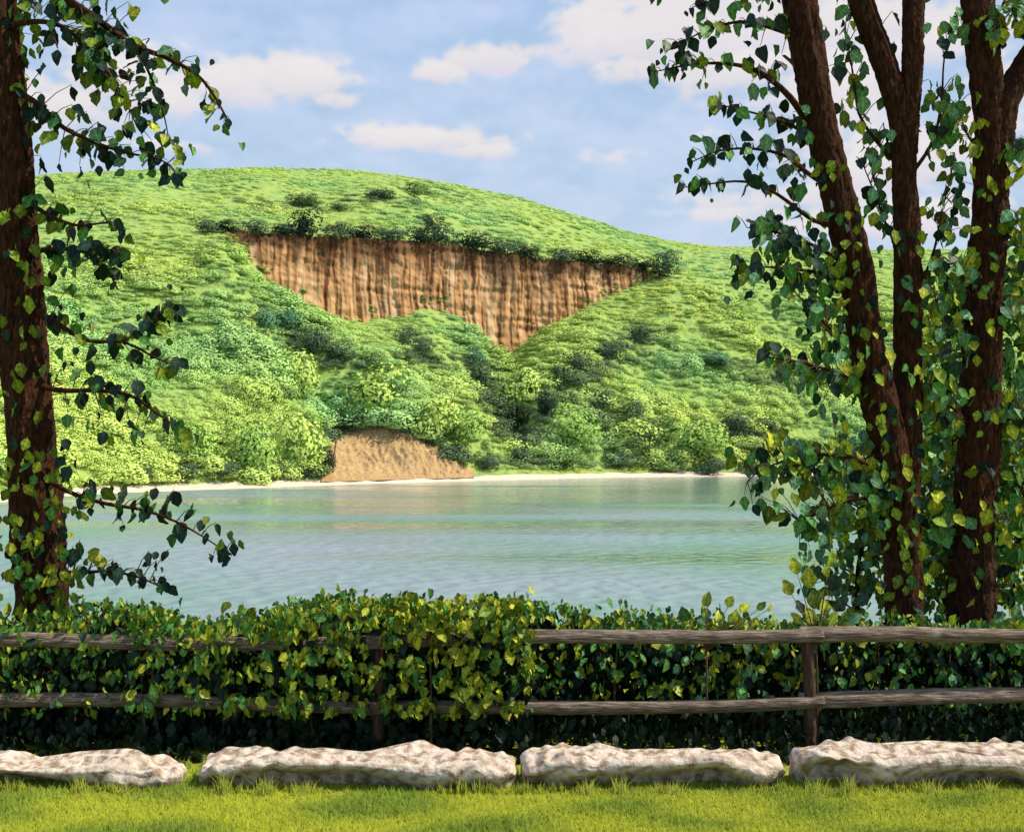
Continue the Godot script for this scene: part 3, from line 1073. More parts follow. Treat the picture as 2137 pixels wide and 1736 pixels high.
func trunk(called: String, parent: Node3D, pts: Array, w0: float, w1: float, flare := 0.0) -> Array:
	# pts: [x, y, depth] from the ground upwards; widths as seen
	var v := []
	for p in pts: v.append(P(p[0], p[1], p[2]))
	var d: float = pts[0][2]
	var m := stem_mesh(v.map(func(q): return q - parent.position), w0 * 0.5 / F * d, w1 * 0.5 / F * d, 200, 60, 0.15, v[0].x * 3.0, flare)
	mesh_node(called, m, M.bark, parent)
	return spline(v, 40)

func crown(parent: Node3D, centres: Array, count: int) -> void:
	# the leaves over the top of the frame: [centre, half sizes]
	var where := []
	var tints := []
	for i in count:
		var c = centres[i % centres.size()]
		var q := Vector3(rng.randfn(), rng.randfn(), rng.randfn()).normalized() * pow(rng.randf(), 0.45)
		var p: Vector3 = c[0] + q * c[1]
		if bearing_y(p) > -30.0 and p.z < -1.0: continue
		where.append(Transform3D(leaf_basis(rng.randf_range(0.18, 0.30), 0.0, 2.0), p - parent.position))
	multi("crown", leaf_meshes[0], tones["G"][1], where, [], parent)

func finish_twigs(st: SurfaceTool, parent: Node3D) -> void:
	st.generate_normals()
	mesh_node("twigs", st.commit(), M.twig, parent, Transform3D(Basis.IDENTITY, -parent.position)).set_meta("kind", "stuff")
	flush_leaves(parent)

func make_left_tree() -> void:
	var d := 11.7
	var at_ := P(85, 1490, d)
	at_.y = 0.0
	var o := thing("bank_tree", "dark single trunk at the left edge with drooping leafy branches", "tree", at_, "trees behind the fence")
	var tr := trunk("trunk", o, [[92, 1505, d], [88, 1400, d], [85, 1250, d], [80, 1120, d], [72, 1000, d], [58, 850, d], [46, 700, d], [36, 520, d], [26, 350, d], [8, 150, d], [-15, -60, d], [-40, -330, d], [-30, -600, d]], 106, 60, 0.5)
	var br := []
	br.append(branch(o, [[-5, -60, d], [90, -30, d - 0.1], [180, 25, d - 0.2], [270, 90, d - 0.2], [350, 122, d - 0.3], [415, 160, d - 0.3], [455, 215, d - 0.3], [480, 262, d - 0.3]], 0.055, 0.010, 30))
	br.append(branch(o, [[200, 40, d - 0.2], [200, 95, d - 0.2], [215, 150, d - 0.1]], 0.03, 0.010))
	br.append(branch(o, [[14, 180, d], [75, 215, d - 0.2], [125, 262, d - 0.3], [185, 292, d - 0.3], [260, 318, d - 0.4], [340, 335, d - 0.4], [372, 372, d - 0.4]], 0.035, 0.006, 24))
	br.append(branch(o, [[5, 60, d], [60, 45, d - 0.3], [130, 55, d - 0.4], [200, 120, d - 0.4], [255, 200, d - 0.4], [285, 265, d - 0.4]], 0.035, 0.006, 24))
	br.append(branch(o, [[290, 108, d - 0.2], [330, 200, d - 0.3], [350, 280, d - 0.3]], 0.018, 0.005))
	br.append(branch(o, [[30, 400, d], [95, 445, d - 0.2], [160, 470, d - 0.3], [225, 465, d - 0.3], [262, 490, d - 0.3]], 0.03, 0.006, 20))
	br.append(branch(o, [[42, 530, d], [110, 520, d - 0.2], [180, 528, d - 0.3], [230, 575, d - 0.3], [245, 605, d - 0.3]], 0.035, 0.007, 20))
	br.append(branch(o, [[180, 526, d - 0.3], [215, 520, d - 0.3], [255, 530, d - 0.3]], 0.008, 0.004))
	br.append(branch(o, [[52, 640, d], [110, 670, d - 0.2], [180, 710, d - 0.3], [260, 715, d - 0.4], [320, 745, d - 0.4], [372, 765, d - 0.4]], 0.035, 0.006, 24))
	br.append(branch(o, [[255, 712, d - 0.4], [310, 680, d - 0.4], [365, 645, d - 0.4]], 0.012, 0.005))
	br.append(branch(o, [[62, 800, d], [125, 815, d - 0.2], [200, 815, d - 0.3], [270, 825, d - 0.4], [330, 865, d - 0.4], [402, 915, d - 0.4]], 0.035, 0.006, 24))
	br.append(branch(o, [[74, 985, d], [140, 1025, d - 0.2], [215, 1050, d - 0.3], [300, 1065, d - 0.4], [380, 1095, d - 0.4], [470, 1150, d - 0.4]], 0.03, 0.006, 24))
	br.append(branch(o, [[84, 1180, d], [150, 1195, d - 0.2], [220, 1192, d - 0.3], [290, 1205, d - 0.4], [355, 1235, d - 0.4]], 0.025, 0.006, 20))
	var tw := SurfaceTool.new()
	tw.begin(Mesh.PRIMITIVE_TRIANGLES)
	var n := 0
	# x, y, size, tone (0 deep, 1 green, 2 olive, 3 yellow green, 4 pale)
	n += leaves_at(o, [66, 62, 20, 2, 103, 82, 24, 0, 130, 58, 26, 0, 170, 85, 28, 2, 175, 125, 28, 2, 208, 140, 22, 0, 172, 152, 28, 0, 205, 70, 24, 0, 190, 16, 26, 0, 226, 12, 24, 0, 267, 18, 17, 2, 291, 32, 17, 3,
		95, 155, 20, 0, 40, 195, 30, 2, 85, 208, 18, 0, 226, 166, 22, 3, 200, 206, 24, 2, 148, 196, 20, 0, 150, 240, 24, 0, 280, 170, 21, 0, 258, 218, 18, 3, 246, 236, 19, 0, 275, 272, 28, 2, 258, 278, 20, 0,
		320, 276, 26, 3, 205, 276, 22, 0, 105, 292, 25, 2, 155, 302, 24, 2, 358, 322, 26, 2, 385, 335, 20, 0, 345, 300, 18, 3, 376, 350, 22, 2, 366, 382, 18, 0, 122, 350, 11, 0, 165, 364, 21, 0, 208, 328, 17, 0, 262, 346, 18, 4, 300, 308, 14, 0,
		283, 108, 28, 2, 312, 126, 22, 0, 262, 100, 26, 0, 235, 75, 22, 0, 365, 124, 25, 2, 382, 154, 22, 3, 386, 190, 16, 0, 414, 178, 18, 0, 436, 198, 24, 2, 440, 236, 20, 3, 456, 216, 14, 0, 479, 266, 17, 2, 312, 90, 11, 0,
		20, 28, 30, 1, 60, 18, 28, 0, 100, 28, 24, 0, 140, 24, 26, 0, 18, 82, 30, 3, 45, 118, 26, 1, 12, 142, 28, 2, 60, 150, 20, 0, 22, 235, 26, 2, 62, 268, 26, 0, 50, 300, 22, 0, 62, 325, 24, 0, 84, 345, 20, 0, 35, 345, 16, 2, 120, 120, 22, 0, 85, 235, 24, 0,
		235, 300, 18, 4, 310, 345, 18, 4, 180, 250, 18, 4, 330, 250, 13, 0], "DGMLT", br + [tr], tw, d)
	n += leaves_at(o, [60, 380, 22, 2, 95, 385, 24, 0, 130, 465, 26, 2, 148, 490, 16, 0, 205, 455, 30, 0, 240, 472, 20, 0, 262, 497, 20, 0, 180, 490, 22, 1, 118, 440, 20, 1, 145, 560, 18, 1, 195, 552, 20, 0, 225, 577, 22, 0, 243, 602, 16, 0,
		105, 582, 22, 0, 150, 606, 18, 1, 350, 600, 9, 0, 155, 640, 20, 1, 120, 666, 22, 0, 160, 692, 22, 1, 190, 688, 16, 2, 305, 672, 28, 0, 330, 660, 18, 0, 365, 646, 16, 0, 382, 652, 14, 2, 247, 703, 30, 0, 230, 732, 28, 0, 190, 736, 24, 0, 275, 748, 24, 0,
		312, 716, 27, 0, 332, 742, 18, 0, 369, 762, 22, 0, 130, 740, 18, 1, 136, 765, 14, 0, 165, 792, 20, 1, 205, 800, 22, 0, 250, 822, 22, 0, 285, 812, 22, 0, 302, 842, 24, 0, 325, 868, 22, 0, 345, 888, 20, 0, 250, 866, 22, 0, 267, 892, 18, 0, 218, 916, 21, 0,
		280, 915, 20, 1, 294, 928, 14, 0, 402, 919, 17, 0, 185, 890, 18, 1, 140, 880, 20, 1, 132, 930, 16, 0, 165, 840, 20, 1, 210, 850, 18, 1, 145, 992, 22, 0, 185, 1018, 22, 0, 260, 1037, 18, 0, 300, 1050, 16, 1, 325, 1032, 18, 0, 362, 1042, 21, 0, 305, 1072, 24, 0,
		350, 1068, 20, 0, 376, 1112, 26, 0, 402, 1078, 18, 0, 240, 1082, 26, 1, 256, 1106, 14, 0, 450, 1106, 16, 0, 430, 1126, 18, 0, 462, 1148, 22, 0, 445, 1168, 12, 0, 420, 1098, 14, 0, 275, 1080, 18, 1, 310, 1166, 16, 0, 326, 1182, 14, 0, 350, 1162, 16, 0,
		250, 1202, 26, 0, 206, 1176, 22, 3, 280, 1202, 18, 0, 302, 1217, 20, 0, 330, 1228, 18, 0, 352, 1238, 18, 0, 235, 1180, 16, 0, 165, 1150, 22, 1, 170, 1200, 18, 1, 190, 1210, 18, 1, 180, 1060, 16, 1, 165, 1075, 14, 1], "DGMLT", br + [tr], tw, d)
	scatter(o, br.slice(0, 5), 90, "DDDDGMT", tw, d, 16.0, 10.0)
	scatter(o, br.slice(5), 110, "DDDDGM", tw, d, 12.0, 8.0)
	scatter(o, [tr.slice(26, 41)], 45, "DDGML", tw, d, 48.0, 0.0, 0.0)
	scatter(o, br.slice(0, 4), 70, "DDDGM", tw, d, 9.0, 8.0, 0.02)
	# sprouts on the lower trunk
	for k in 210:
		var y := rng.randf_range(930.0, 1420.0)
		var x := table([960, 70, 1100, 80, 1250, 82, 1420, 85], y) + rng.randfn() * 50.0
		var depth := d - 0.30 - rng.randf() * 0.18
		add_leaf(o, P(x, y, depth), rng.randf_range(0.08, 0.15), "LLMMGD"[rng.randi() % 6])
		n += 1
	for k in 40:
		var y := rng.randf_range(400.0, 950.0)
		var x := table([350, 26, 600, 44, 1000, 70], y) + rng.randfn() * 26.0
		add_leaf(o, P(x, y, d - 0.32 - rng.randf() * 0.1), rng.randf_range(0.09, 0.16), "MMMD"[rng.randi() % 4])
	finish_twigs(tw, o)
	crown(o, [[Vector3(-6.4, 9.8, -13.8), Vector3(3.0, 2.0, 2.0)], [Vector3(-7.5, 11.5, -13.2), Vector3(2.6, 1.8, 2.0)]], 2200)

func make_right_trees() -> void:
	var d := 12.0
	var at_ := P(1890, 1480, d)
	at_.y = 0.0
	var a := thing("bank_tree", "leaning twin trunk, left of the two at right, one stem forked", "tree", at_, "trees behind the fence")
	var sa := trunk("trunk", a, [[1885, 1500, d], [1888, 1400, d], [1886, 1250, d], [1880, 1120, d], [1862, 980, d], [1835, 840, d], [1806, 700, d], [1784, 550, d], [1748, 400, d], [1712, 250, d], [1688, 120, d], [1670, 0, d], [1640, -250, d], [1625, -480, d]], 78, 62, 0.35)
	var sb := trunk("trunk", a, [[1893, 1300, d + 0.1], [1892, 1120, d + 0.15], [1894, 900, d + 0.2], [1895, 700, d + 0.2], [1893, 500, d + 0.2], [1888, 350, d + 0.2], [1882, 250, d + 0.2], [1862, 180, d + 0.2], [1838, 110, d + 0.2], [1808, 30, d + 0.2], [1790, -40, d + 0.2], [1760, -260, d + 0.2]], 62, 46)
	var sc := trunk("limb", a, [[1890, 320, d + 0.2], [1896, 240, d + 0.2], [1904, 140, d + 0.2], [1908, 0, d + 0.2], [1912, -220, d + 0.2]], 48, 38)
	var stems := [sa, sb, sc]
	var br := []
	br.append(branch(a, [[1690, 260, d], [1660, 215, d - 0.2], [1625, 178, d - 0.3], [1575, 145, d - 0.3], [1510, 132, d - 0.3], [1440, 135, d - 0.3], [1365, 150, d - 0.3]], 0.04, 0.005, 24))
	br.append(branch(a, [[1678, 80, d], [1620, 60, d - 0.2], [1550, 45, d - 0.3], [1475, 62, d - 0.3], [1420, 92, d - 0.3]], 0.035, 0.005, 20))
	br.append(branch(a, [[1668, -30, d], [1600, -20, d - 0.2], [1530, -10, d - 0.3], [1445, 15, d - 0.3]], 0.035, 0.005, 20))
	br.append(branch(a, [[1712, 300, d], [1650, 260, d - 0.2], [1590, 240, d - 0.3], [1490, 215, d - 0.3]], 0.025, 0.005, 20))
	br.append(branch(a, [[1738, 395, d], [1685, 360, d - 0.2], [1640, 325, d - 0.3], [1570, 310, d - 0.3], [1500, 315, d - 0.3], [1440, 340, d - 0.3]], 0.03, 0.005, 20))
	br.append(branch(a, [[1757, 475, d], [1700, 460, d - 0.2], [1655, 428, d - 0.3], [1600, 392, d - 0.3], [1540, 378, d - 0.3], [1415, 393, d - 0.3]], 0.03, 0.004, 20))
	br.append(branch(a, [[1775, 560, d], [1715, 520, d - 0.2], [1640, 490, d - 0.3], [1560, 475, d - 0.3]], 0.028, 0.005, 20))
	br.append(branch(a, [[1785, 610, d], [1730, 575, d - 0.2], [1640, 560, d - 0.3], [1545, 555, d - 0.3]], 0.028, 0.006, 20))
	br.append(branch(a, [[1800, 700, d], [1740, 690, d - 0.2], [1690, 640, d - 0.3], [1650, 600, d - 0.3]], 0.022, 0.006, 16))
	br.append(branch(a, [[1812, 790, d], [1750, 780, d - 0.3], [1690, 760, d - 0.4], [1600, 745, d - 0.4]], 0.025, 0.006, 16))
	br.append(branch(a, [[1860, 1000, d], [1790, 960, d - 0.3], [1700, 950, d - 0.5], [1600, 975, d - 0.5], [1560, 1005, d - 0.5]], 0.03, 0.006, 20))
	br.append(branch(a, [[1868, 1060, d], [1800, 1040, d - 0.3], [1730, 1060, d - 0.5], [1670, 1090, d - 0.5]], 0.025, 0.006, 16))
	br.append(branch(a, [[1880, 350, d + 0.2], [1835, 300, d + 0.3], [1795, 240, d + 0.3], [1780, 150, d + 0.3], [1765, 60, d + 0.3]], 0.025, 0.006, 20))
	br.append(branch(a, [[1895, 560, d + 0.2], [1855, 480, d + 0.3], [1825, 400, d + 0.3], [1800, 340, d + 0.3]], 0.02, 0.005, 16))
	br.append(branch(a, [[1905, 360, d + 0.2], [1945, 300, d + 0.2], [1965, 220, d + 0.2], [1972, 120, d + 0.2], [1995, 40, d + 0.2]], 0.022, 0.005, 20))
	br.append(branch(a, [[1905, 620, d + 0.2], [1945, 540, d + 0.2], [1965, 450, d + 0.2], [1985, 370, d + 0.2]], 0.02, 0.005, 16))
	var tw := SurfaceTool.new()
	tw.begin(Mesh.PRIMITIVE_TRIANGLES)
	var n := 0
	n += leaves_at(a, [1441, 27, 15, 0, 1466, 72, 29, 1, 1413, 96, 13, 0, 1358, 150, 17, 0, 1388, 126, 15, 1, 1394, 160, 18, 0, 1441, 130, 20, 0, 1512, 132, 26, 1, 1466, 178, 13, 1, 1533, 22, 22, 1, 1545, 58, 20, 4, 1570, 54, 22, 0, 1620, 55, 25, 0, 1588, 118, 26, 0, 1632, 135, 22, 0,
		1493, 220, 23, 0, 1543, 236, 25, 0, 1603, 250, 23, 0, 1570, 192, 24, 4, 1602, 198, 22, 1, 1640, 222, 22, 0, 1655, 255, 22, 0, 1551, 290, 18, 0, 1511, 306, 18, 0, 1438, 340, 16, 0, 1476, 338, 20, 0, 1568, 322, 14, 1, 1616, 312, 24, 0, 1594, 346, 17, 4, 1660, 336, 22, 3,
		1561, 367, 19, 0, 1634, 360, 22, 1, 1660, 383, 18, 0, 1594, 395, 18, 0, 1620, 402, 18, 0, 1674, 404, 26, 1, 1418, 393, 18, 0, 1466, 382, 13, 0, 1497, 397, 8, 0, 1561, 472, 17, 0, 1612, 470, 19, 0, 1645, 497, 20, 0, 1678, 460, 22, 3, 1714, 462, 24, 2,
		1548, 556, 22, 0, 1588, 566, 26, 0, 1634, 556, 28, 0, 1664, 522, 24, 0, 1698, 552, 28, 0, 1610, 520, 20, 1, 1660, 590, 24, 0, 1690, 620, 26, 1, 1640, 612, 20, 1, 1710, 660, 26, 1, 1690, 690, 22, 0, 1720, 720, 26, 2, 1735, 650, 22, 2,
		1723, 75, 22, 0, 1743, 156, 26, 0, 1784, 112, 25, 4, 1788, 190, 28, 4, 1763, 160, 22, 0, 1757, 222, 20, 3, 1764, 247, 22, 2, 1794, 250, 25, 4, 1818, 286, 22, 4, 1800, 220, 26, 4, 1770, 30, 22, 4, 1800, 150, 20, 4, 1798, 345, 18, 0, 1820, 420, 24, 0, 1848, 440, 20, 4, 1838, 350, 20, 4, 1815, 320, 18, 4,
		1863, 42, 22, 0, 1868, 106, 20, 0, 1993, 46, 17, 0, 1971, 126, 20, 0, 1963, 196, 19, 0, 1990, 238, 20, 1, 1918, 280, 16, 0, 1946, 274, 17, 0, 1958, 326, 18, 3, 1988, 376, 18, 3, 1975, 400, 18, 0, 1955, 460, 21, 0, 1966, 420, 20, 4, 1981, 490, 13, 0, 1963, 516, 16, 0, 1988, 546, 22, 0, 1948, 540, 18, 0, 1940, 180, 16, 4, 1938, 60, 16, 4, 1985, 330, 14, 4,
		1600, 750, 24, 0, 1640, 745, 22, 0, 1665, 765, 24, 0, 1690, 780, 22, 0, 1710, 745, 24, 1, 1620, 790, 20, 0, 1730, 800, 24, 2, 1650, 800, 18, 1], "DGMLT", br + stems, tw, d)
	scatter(a, br.slice(0, 7), 45, "DDDGTT", tw, d, 15.0, 6.0, 0.25)
	scatter(a, br.slice(0, 8), 90, "DDDGTM", tw, d, 9.0, 6.0, 0.03)
	scatter(a, br.slice(6, 10), 130, "DDGGTTM", tw, d, 24.0, 14.0, 0.1)
	scatter(a, br.slice(10, 12), 150, "DGGGMMLTT", tw, d, 26.0, 18.0, 0.05)
	scatter(a, br.slice(12, 16), 90, "DTTTGL", tw, d, 18.0, 6.0)
	for k in 70:                                      # the low leafy branch over the water
		var t := rng.randf()
		var x := lerpf(1560.0, 1860.0, t) + rng.randfn() * 12.0
		var y := lerpf(990.0, 1000.0, t) + rng.randfn() * 45.0 - 20.0 * sin(t * PI)
		if y > 1110.0 - t * 10.0: y -= 60.0
		n += leaves_at(a, [x, y, rng.randf_range(16.0, 25.0), [0, 0, 1, 1, 2, 3, 4][rng.randi() % 7]], "DGMLT", br + stems, tw, d)
	for k in 110:                                      # leaves that grow out of the trunk
		var y := rng.randf_range(330.0, 1330.0)
		var x := table([330, 1735, 550, 1784, 700, 1806, 840, 1835, 980, 1862, 1120, 1880, 1330, 1886], y) + rng.randfn() * 30.0
		add_leaf(a, P(x, y, d - 0.26 - rng.randf() * 0.12), rng.randf_range(0.08, 0.16), "MMMGLD"[rng.randi() % 6])
	for k in 70:
		var y := rng.randf_range(480.0, 1250.0)
		add_leaf(a, P(1898.0 + rng.randfn() * 30.0, y, d - 0.1 - rng.randf() * 0.15), rng.randf_range(0.08, 0.16), "MMGLDD"[rng.randi() % 6])
	finish_twigs(tw, a)
	crown(a, [[Vector3(3.4, 10.0, -14.4), Vector3(3.2, 2.2, 2.0)], [Vector3(3.0, 12.4, -14.4), Vector3(2.8, 1.9, 2.0)]], 3000)

	# the second tree
	var d2 := 12.4
	at_ = P(2030, 1470, d2)
	at_.y = 0.0
	var b := thing("bank_tree", "straight trunk at the right edge, forked high into two limbs", "tree", at_, "trees behind the fence")
	var ta := trunk("trunk", b, [[2030, 1480, d2], [2030, 1300, d2], [2028, 1150, d2], [2038, 1000, d2], [2048, 800, d2], [2053, 600, d2], [2068, 420, d2], [2066, 250, d2], [2054, 120, d2], [2042, 0, d2], [2030, -250, d2], [2030, -450, d2]], 90, 56, 0.3)
	var tb := trunk("limb", b, [[2072, 400, d2], [2085, 290, d2], [2100, 215, d2], [2125, 165, d2], [2160, 115, d2], [2220, 20, d2], [2270, -200, d2]], 62, 46)
	var br2 := []
	br2.append(branch(b, [[2045, 640, d2], [2000, 560, d2 - 0.2], [1975, 540, d2 - 0.2]], 0.02, 0.006, 14))
	br2.append(branch(b, [[2050, 760, d2], [2010, 700, d2 - 0.2], [1965, 650, d2 - 0.3], [1950, 610, d2 - 0.3]], 0.022, 0.006, 14))
	br2.append(branch(b, [[2045, 900, d2], [2000, 860, d2 - 0.2], [1960, 830, d2 - 0.3], [1940, 800, d2 - 0.3]], 0.022, 0.006, 14))
	br2.append(branch(b, [[2060, 700, d2], [2105, 640, d2 - 0.2], [2150, 600, d2 - 0.2]], 0.022, 0.006, 14))
	br2.append(branch(b, [[2055, 930, d2], [2100, 880, d2 - 0.2], [2150, 850, d2 - 0.2]], 0.022, 0.006, 14))
	br2.append(branch(b, [[2045, 1130, d2], [2090, 1090, d2 - 0.2], [2150, 1070, d2 - 0.2]], 0.022, 0.006, 14))
	br2.append(branch(b, [[2030, 1140, d2], [1985, 1090, d2 - 0.2], [1950, 1060, d2 - 0.2]], 0.02, 0.006, 14))
	br2.append(branch(b, [[2090, 330, d2], [2120, 320, d2 - 0.2], [2150, 300, d2 - 0.2]], 0.016, 0.005, 12))
	br2.append(branch(b, [[2050, 90, d2], [2085, 55, d2 - 0.2], [2120, 10, d2 - 0.2]], 0.016, 0.005, 12))
	br2.append(branch(b, [[2080, 500, d2], [2110, 470, d2 - 0.2], [2150, 450, d2 - 0.2]], 0.016, 0.005, 12))
	br2.append(branch(b, [[2050, 330, d2], [2015, 270, d2 - 0.2], [2000, 220, d2 - 0.2]], 0.016, 0.005, 12))
	var tw2 := SurfaceTool.new()
	tw2.begin(Mesh.PRIMITIVE_TRIANGLES)
	n = leaves_at(b, [2083, 62, 22, 1, 2118, 10, 20, 0, 2095, 95, 18, 0, 2118, 460, 22, 4, 2132, 366, 20, 3, 2124, 302, 18, 0, 2003, 226, 20, 0, 2003, 288, 16, 3, 2010, 392, 16, 0, 2008, 446, 18, 4, 2010, 300, 16, 0, 2128, 560, 22, 0, 2112, 620, 24, 3, 2130, 680, 26, 2, 2110, 740, 22, 1, 2130, 790, 26, 1, 2105, 830, 22, 3, 2128, 880, 24, 0,
		2110, 930, 22, 1, 2130, 990, 24, 2, 2108, 1050, 24, 1, 2130, 1090, 26, 2, 2100, 1130, 22, 3, 2128, 1160, 24, 1, 2108, 1200, 24, 0, 2130, 1240, 24, 3, 2095, 1250, 20, 0, 1975, 600, 22, 0, 1960, 650, 24, 1, 1985, 680, 24, 1, 1950, 700, 22, 3, 1975, 740, 26, 0, 1995, 770, 22, 0, 1950, 790, 26, 2, 1970, 840, 26, 1, 1940, 850, 22, 3, 1990, 880, 22, 4, 1960, 900, 24, 2,
		1975, 960, 22, 3, 1945, 1000, 24, 2, 1985, 1040, 20, 1, 1950, 1060, 24, 3, 1975, 1090, 22, 1, 1945, 1120, 22, 1, 1970, 1150, 20, 0, 1950, 1190, 22, 3, 1980, 1220, 20, 1, 1955, 1250, 20, 0], "DGMLT", br2 + [ta, tb], tw2, d2)
	scatter(b, br2, 330, "GGTTMLLTL", tw2, d2, 22.0, 12.0, 0.3)
	for k in 60:
		var y := rng.randf_range(300.0, 1260.0)
		var x := table([300, 2066, 420, 2068, 600, 2053, 800, 2048, 1000, 2038, 1260, 2030], y) + rng.randfn() * 28.0
		add_leaf(b, P(x, y, d2 - 0.30 - rng.randf() * 0.1), rng.randf_range(0.08, 0.15), "MMMGLD"[rng.randi() % 6])
	finish_twigs(tw2, b)
	crown(b, [[Vector3(6.4, 10.2, -14.6), Vector3(3.2, 2.3, 2.0)], [Vector3(6.6, 12.6, -14.6), Vector3(2.6, 1.9, 1.8)]], 3000)

# ================================================================ shrubs along the fence
func make_shrubs() -> void:
	# x from, x to (as seen), [x, top y ...], depth of front and back, part leaves, fill leaves, tones, label
	var g := "shrubs growing along the fence"
	shrub(-120, 330, [-120, 1290, 0, 1300, 130, 1270, 200, 1258, 330, 1270], 10.28, 12.2, 180, 1900, "DGGMMLG", 0.85, g, "dark shrub around the foot of the left tree behind the fence")
	shrub(280, 640, [280, 1266, 350, 1272, 430, 1292, 480, 1282, 560, 1268, 640, 1250], 10.15, 12.0, 230, 1900, "GGGMLMGL", 0.95, g, "deep green shrub with a low dip in its top, left of the middle")
	shrub(580, 860, [580, 1264, 640, 1246, 690, 1226, 760, 1232, 860, 1240], 10.15, 11.8, 220, 1700, "GGMLLMLG", 0.85, g, "bright tall shrub around the left fence post")
	shrub(820, 1100, [820, 1244, 860, 1226, 900, 1246, 960, 1250, 1030, 1240, 1100, 1256], 10.05, 11.7, 220, 1700, "GMLLLLMG", 1.0, g, "brightest yellow-green shrub spilling over both rails at the middle")
	shrub(1060, 1400, [1060, 1252, 1100, 1248, 1180, 1262, 1260, 1280, 1340, 1272, 1400, 1290], 10.75, 12.0, 200, 1500, "GGGMTLGL", 0.85, g, "green shrub behind the rails right of the brightest one")
	shrub(1360, 1700, [1360, 1290, 1450, 1284, 1540, 1290, 1620, 1296, 1700, 1300], 10.8, 12.0, 190, 1500, "GTTMGLL", 1.0, g, "shaded shrub behind the rails left of the right fence post")
	shrub(1660, 1990, [1660, 1300, 1760, 1290, 1900, 1296, 1990, 1310], 10.85, 11.8, 170, 1200, "DGTMGLG", 0.9, g, "dark shrub behind the rails at the foot of the leaning trunks")
	shrub(1950, 2300, [1950, 1310, 2050, 1300, 2137, 1296, 2300, 1300], 10.85, 12.0, 150, 1200, "GTTMGLG", 1.0, g, "dark shrub behind the rails at the right edge")
	young_tree(2045, 13.6, 1935, 2230, 500, "GGTTLMLG", "slender young tree with bright small leaves behind the trunk at the right edge")
	young_tree(1985, 13.0, 1925, 2060, 860, "GTTLMG", "low young tree with bright leaves between the twin trunk and the right trunk")
	young_tree(2125, 13.0, 2075, 2190, 840, "GTLLMG", "low young tree with yellow-green leaves right of the right trunk")
	young_tree(1800, 13.2, 1700, 1900, 900, "GTTLTM", "low young tree with pale green leaves behind the leaning twin trunk")
	# sprays of young leaves
	sapling(1705, 1345, [[1660, 1180, 20, 3], [1645, 1225, 20, 3], [1690, 1205, 24, 3], [1700, 1250, 22, 2], [1735, 1165, 20, 2], [1728, 1190, 16, 3], [1740, 1215, 20, 0], [1755, 1260, 20, 0], [1720, 1265, 20, 3], [1670, 1265, 16, 0], [1690, 1285, 22, 3], [1740, 1290, 22, 2], [1770, 1300, 22, 2], [1800, 1250, 20, 0], [1785, 1290, 18, 4], [1660, 1290, 16, 3], [1715, 1310, 20, 2], [1755, 1325, 18, 3], [1800, 1335, 20, 3]], "young sapling with upright yellow-green leaves rising over the right fence post")
	sapling(1475, 1360, [[1478, 1250, 18, 3], [1472, 1275, 16, 2], [1500, 1285, 14, 3], [1525, 1255, 14, 3], [1530, 1285, 18, 3], [1555, 1268, 16, 3], [1590, 1265, 14, 2], [1430, 1280, 18, 1], [1610, 1268, 12, 3], [1545, 1300, 16, 3]], "short sprig of yellow-green leaves over the top rail, left of the sapling")
	# dark ground cover between the boulders and the shrubs
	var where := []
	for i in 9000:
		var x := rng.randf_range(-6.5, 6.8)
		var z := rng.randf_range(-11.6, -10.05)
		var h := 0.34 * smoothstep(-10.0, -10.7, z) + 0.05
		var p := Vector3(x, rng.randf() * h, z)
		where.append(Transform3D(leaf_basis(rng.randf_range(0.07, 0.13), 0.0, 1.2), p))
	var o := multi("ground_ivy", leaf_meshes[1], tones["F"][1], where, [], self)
	tag(o, "dark low ivy filling the ground between boulders and shrubs", "ivy")

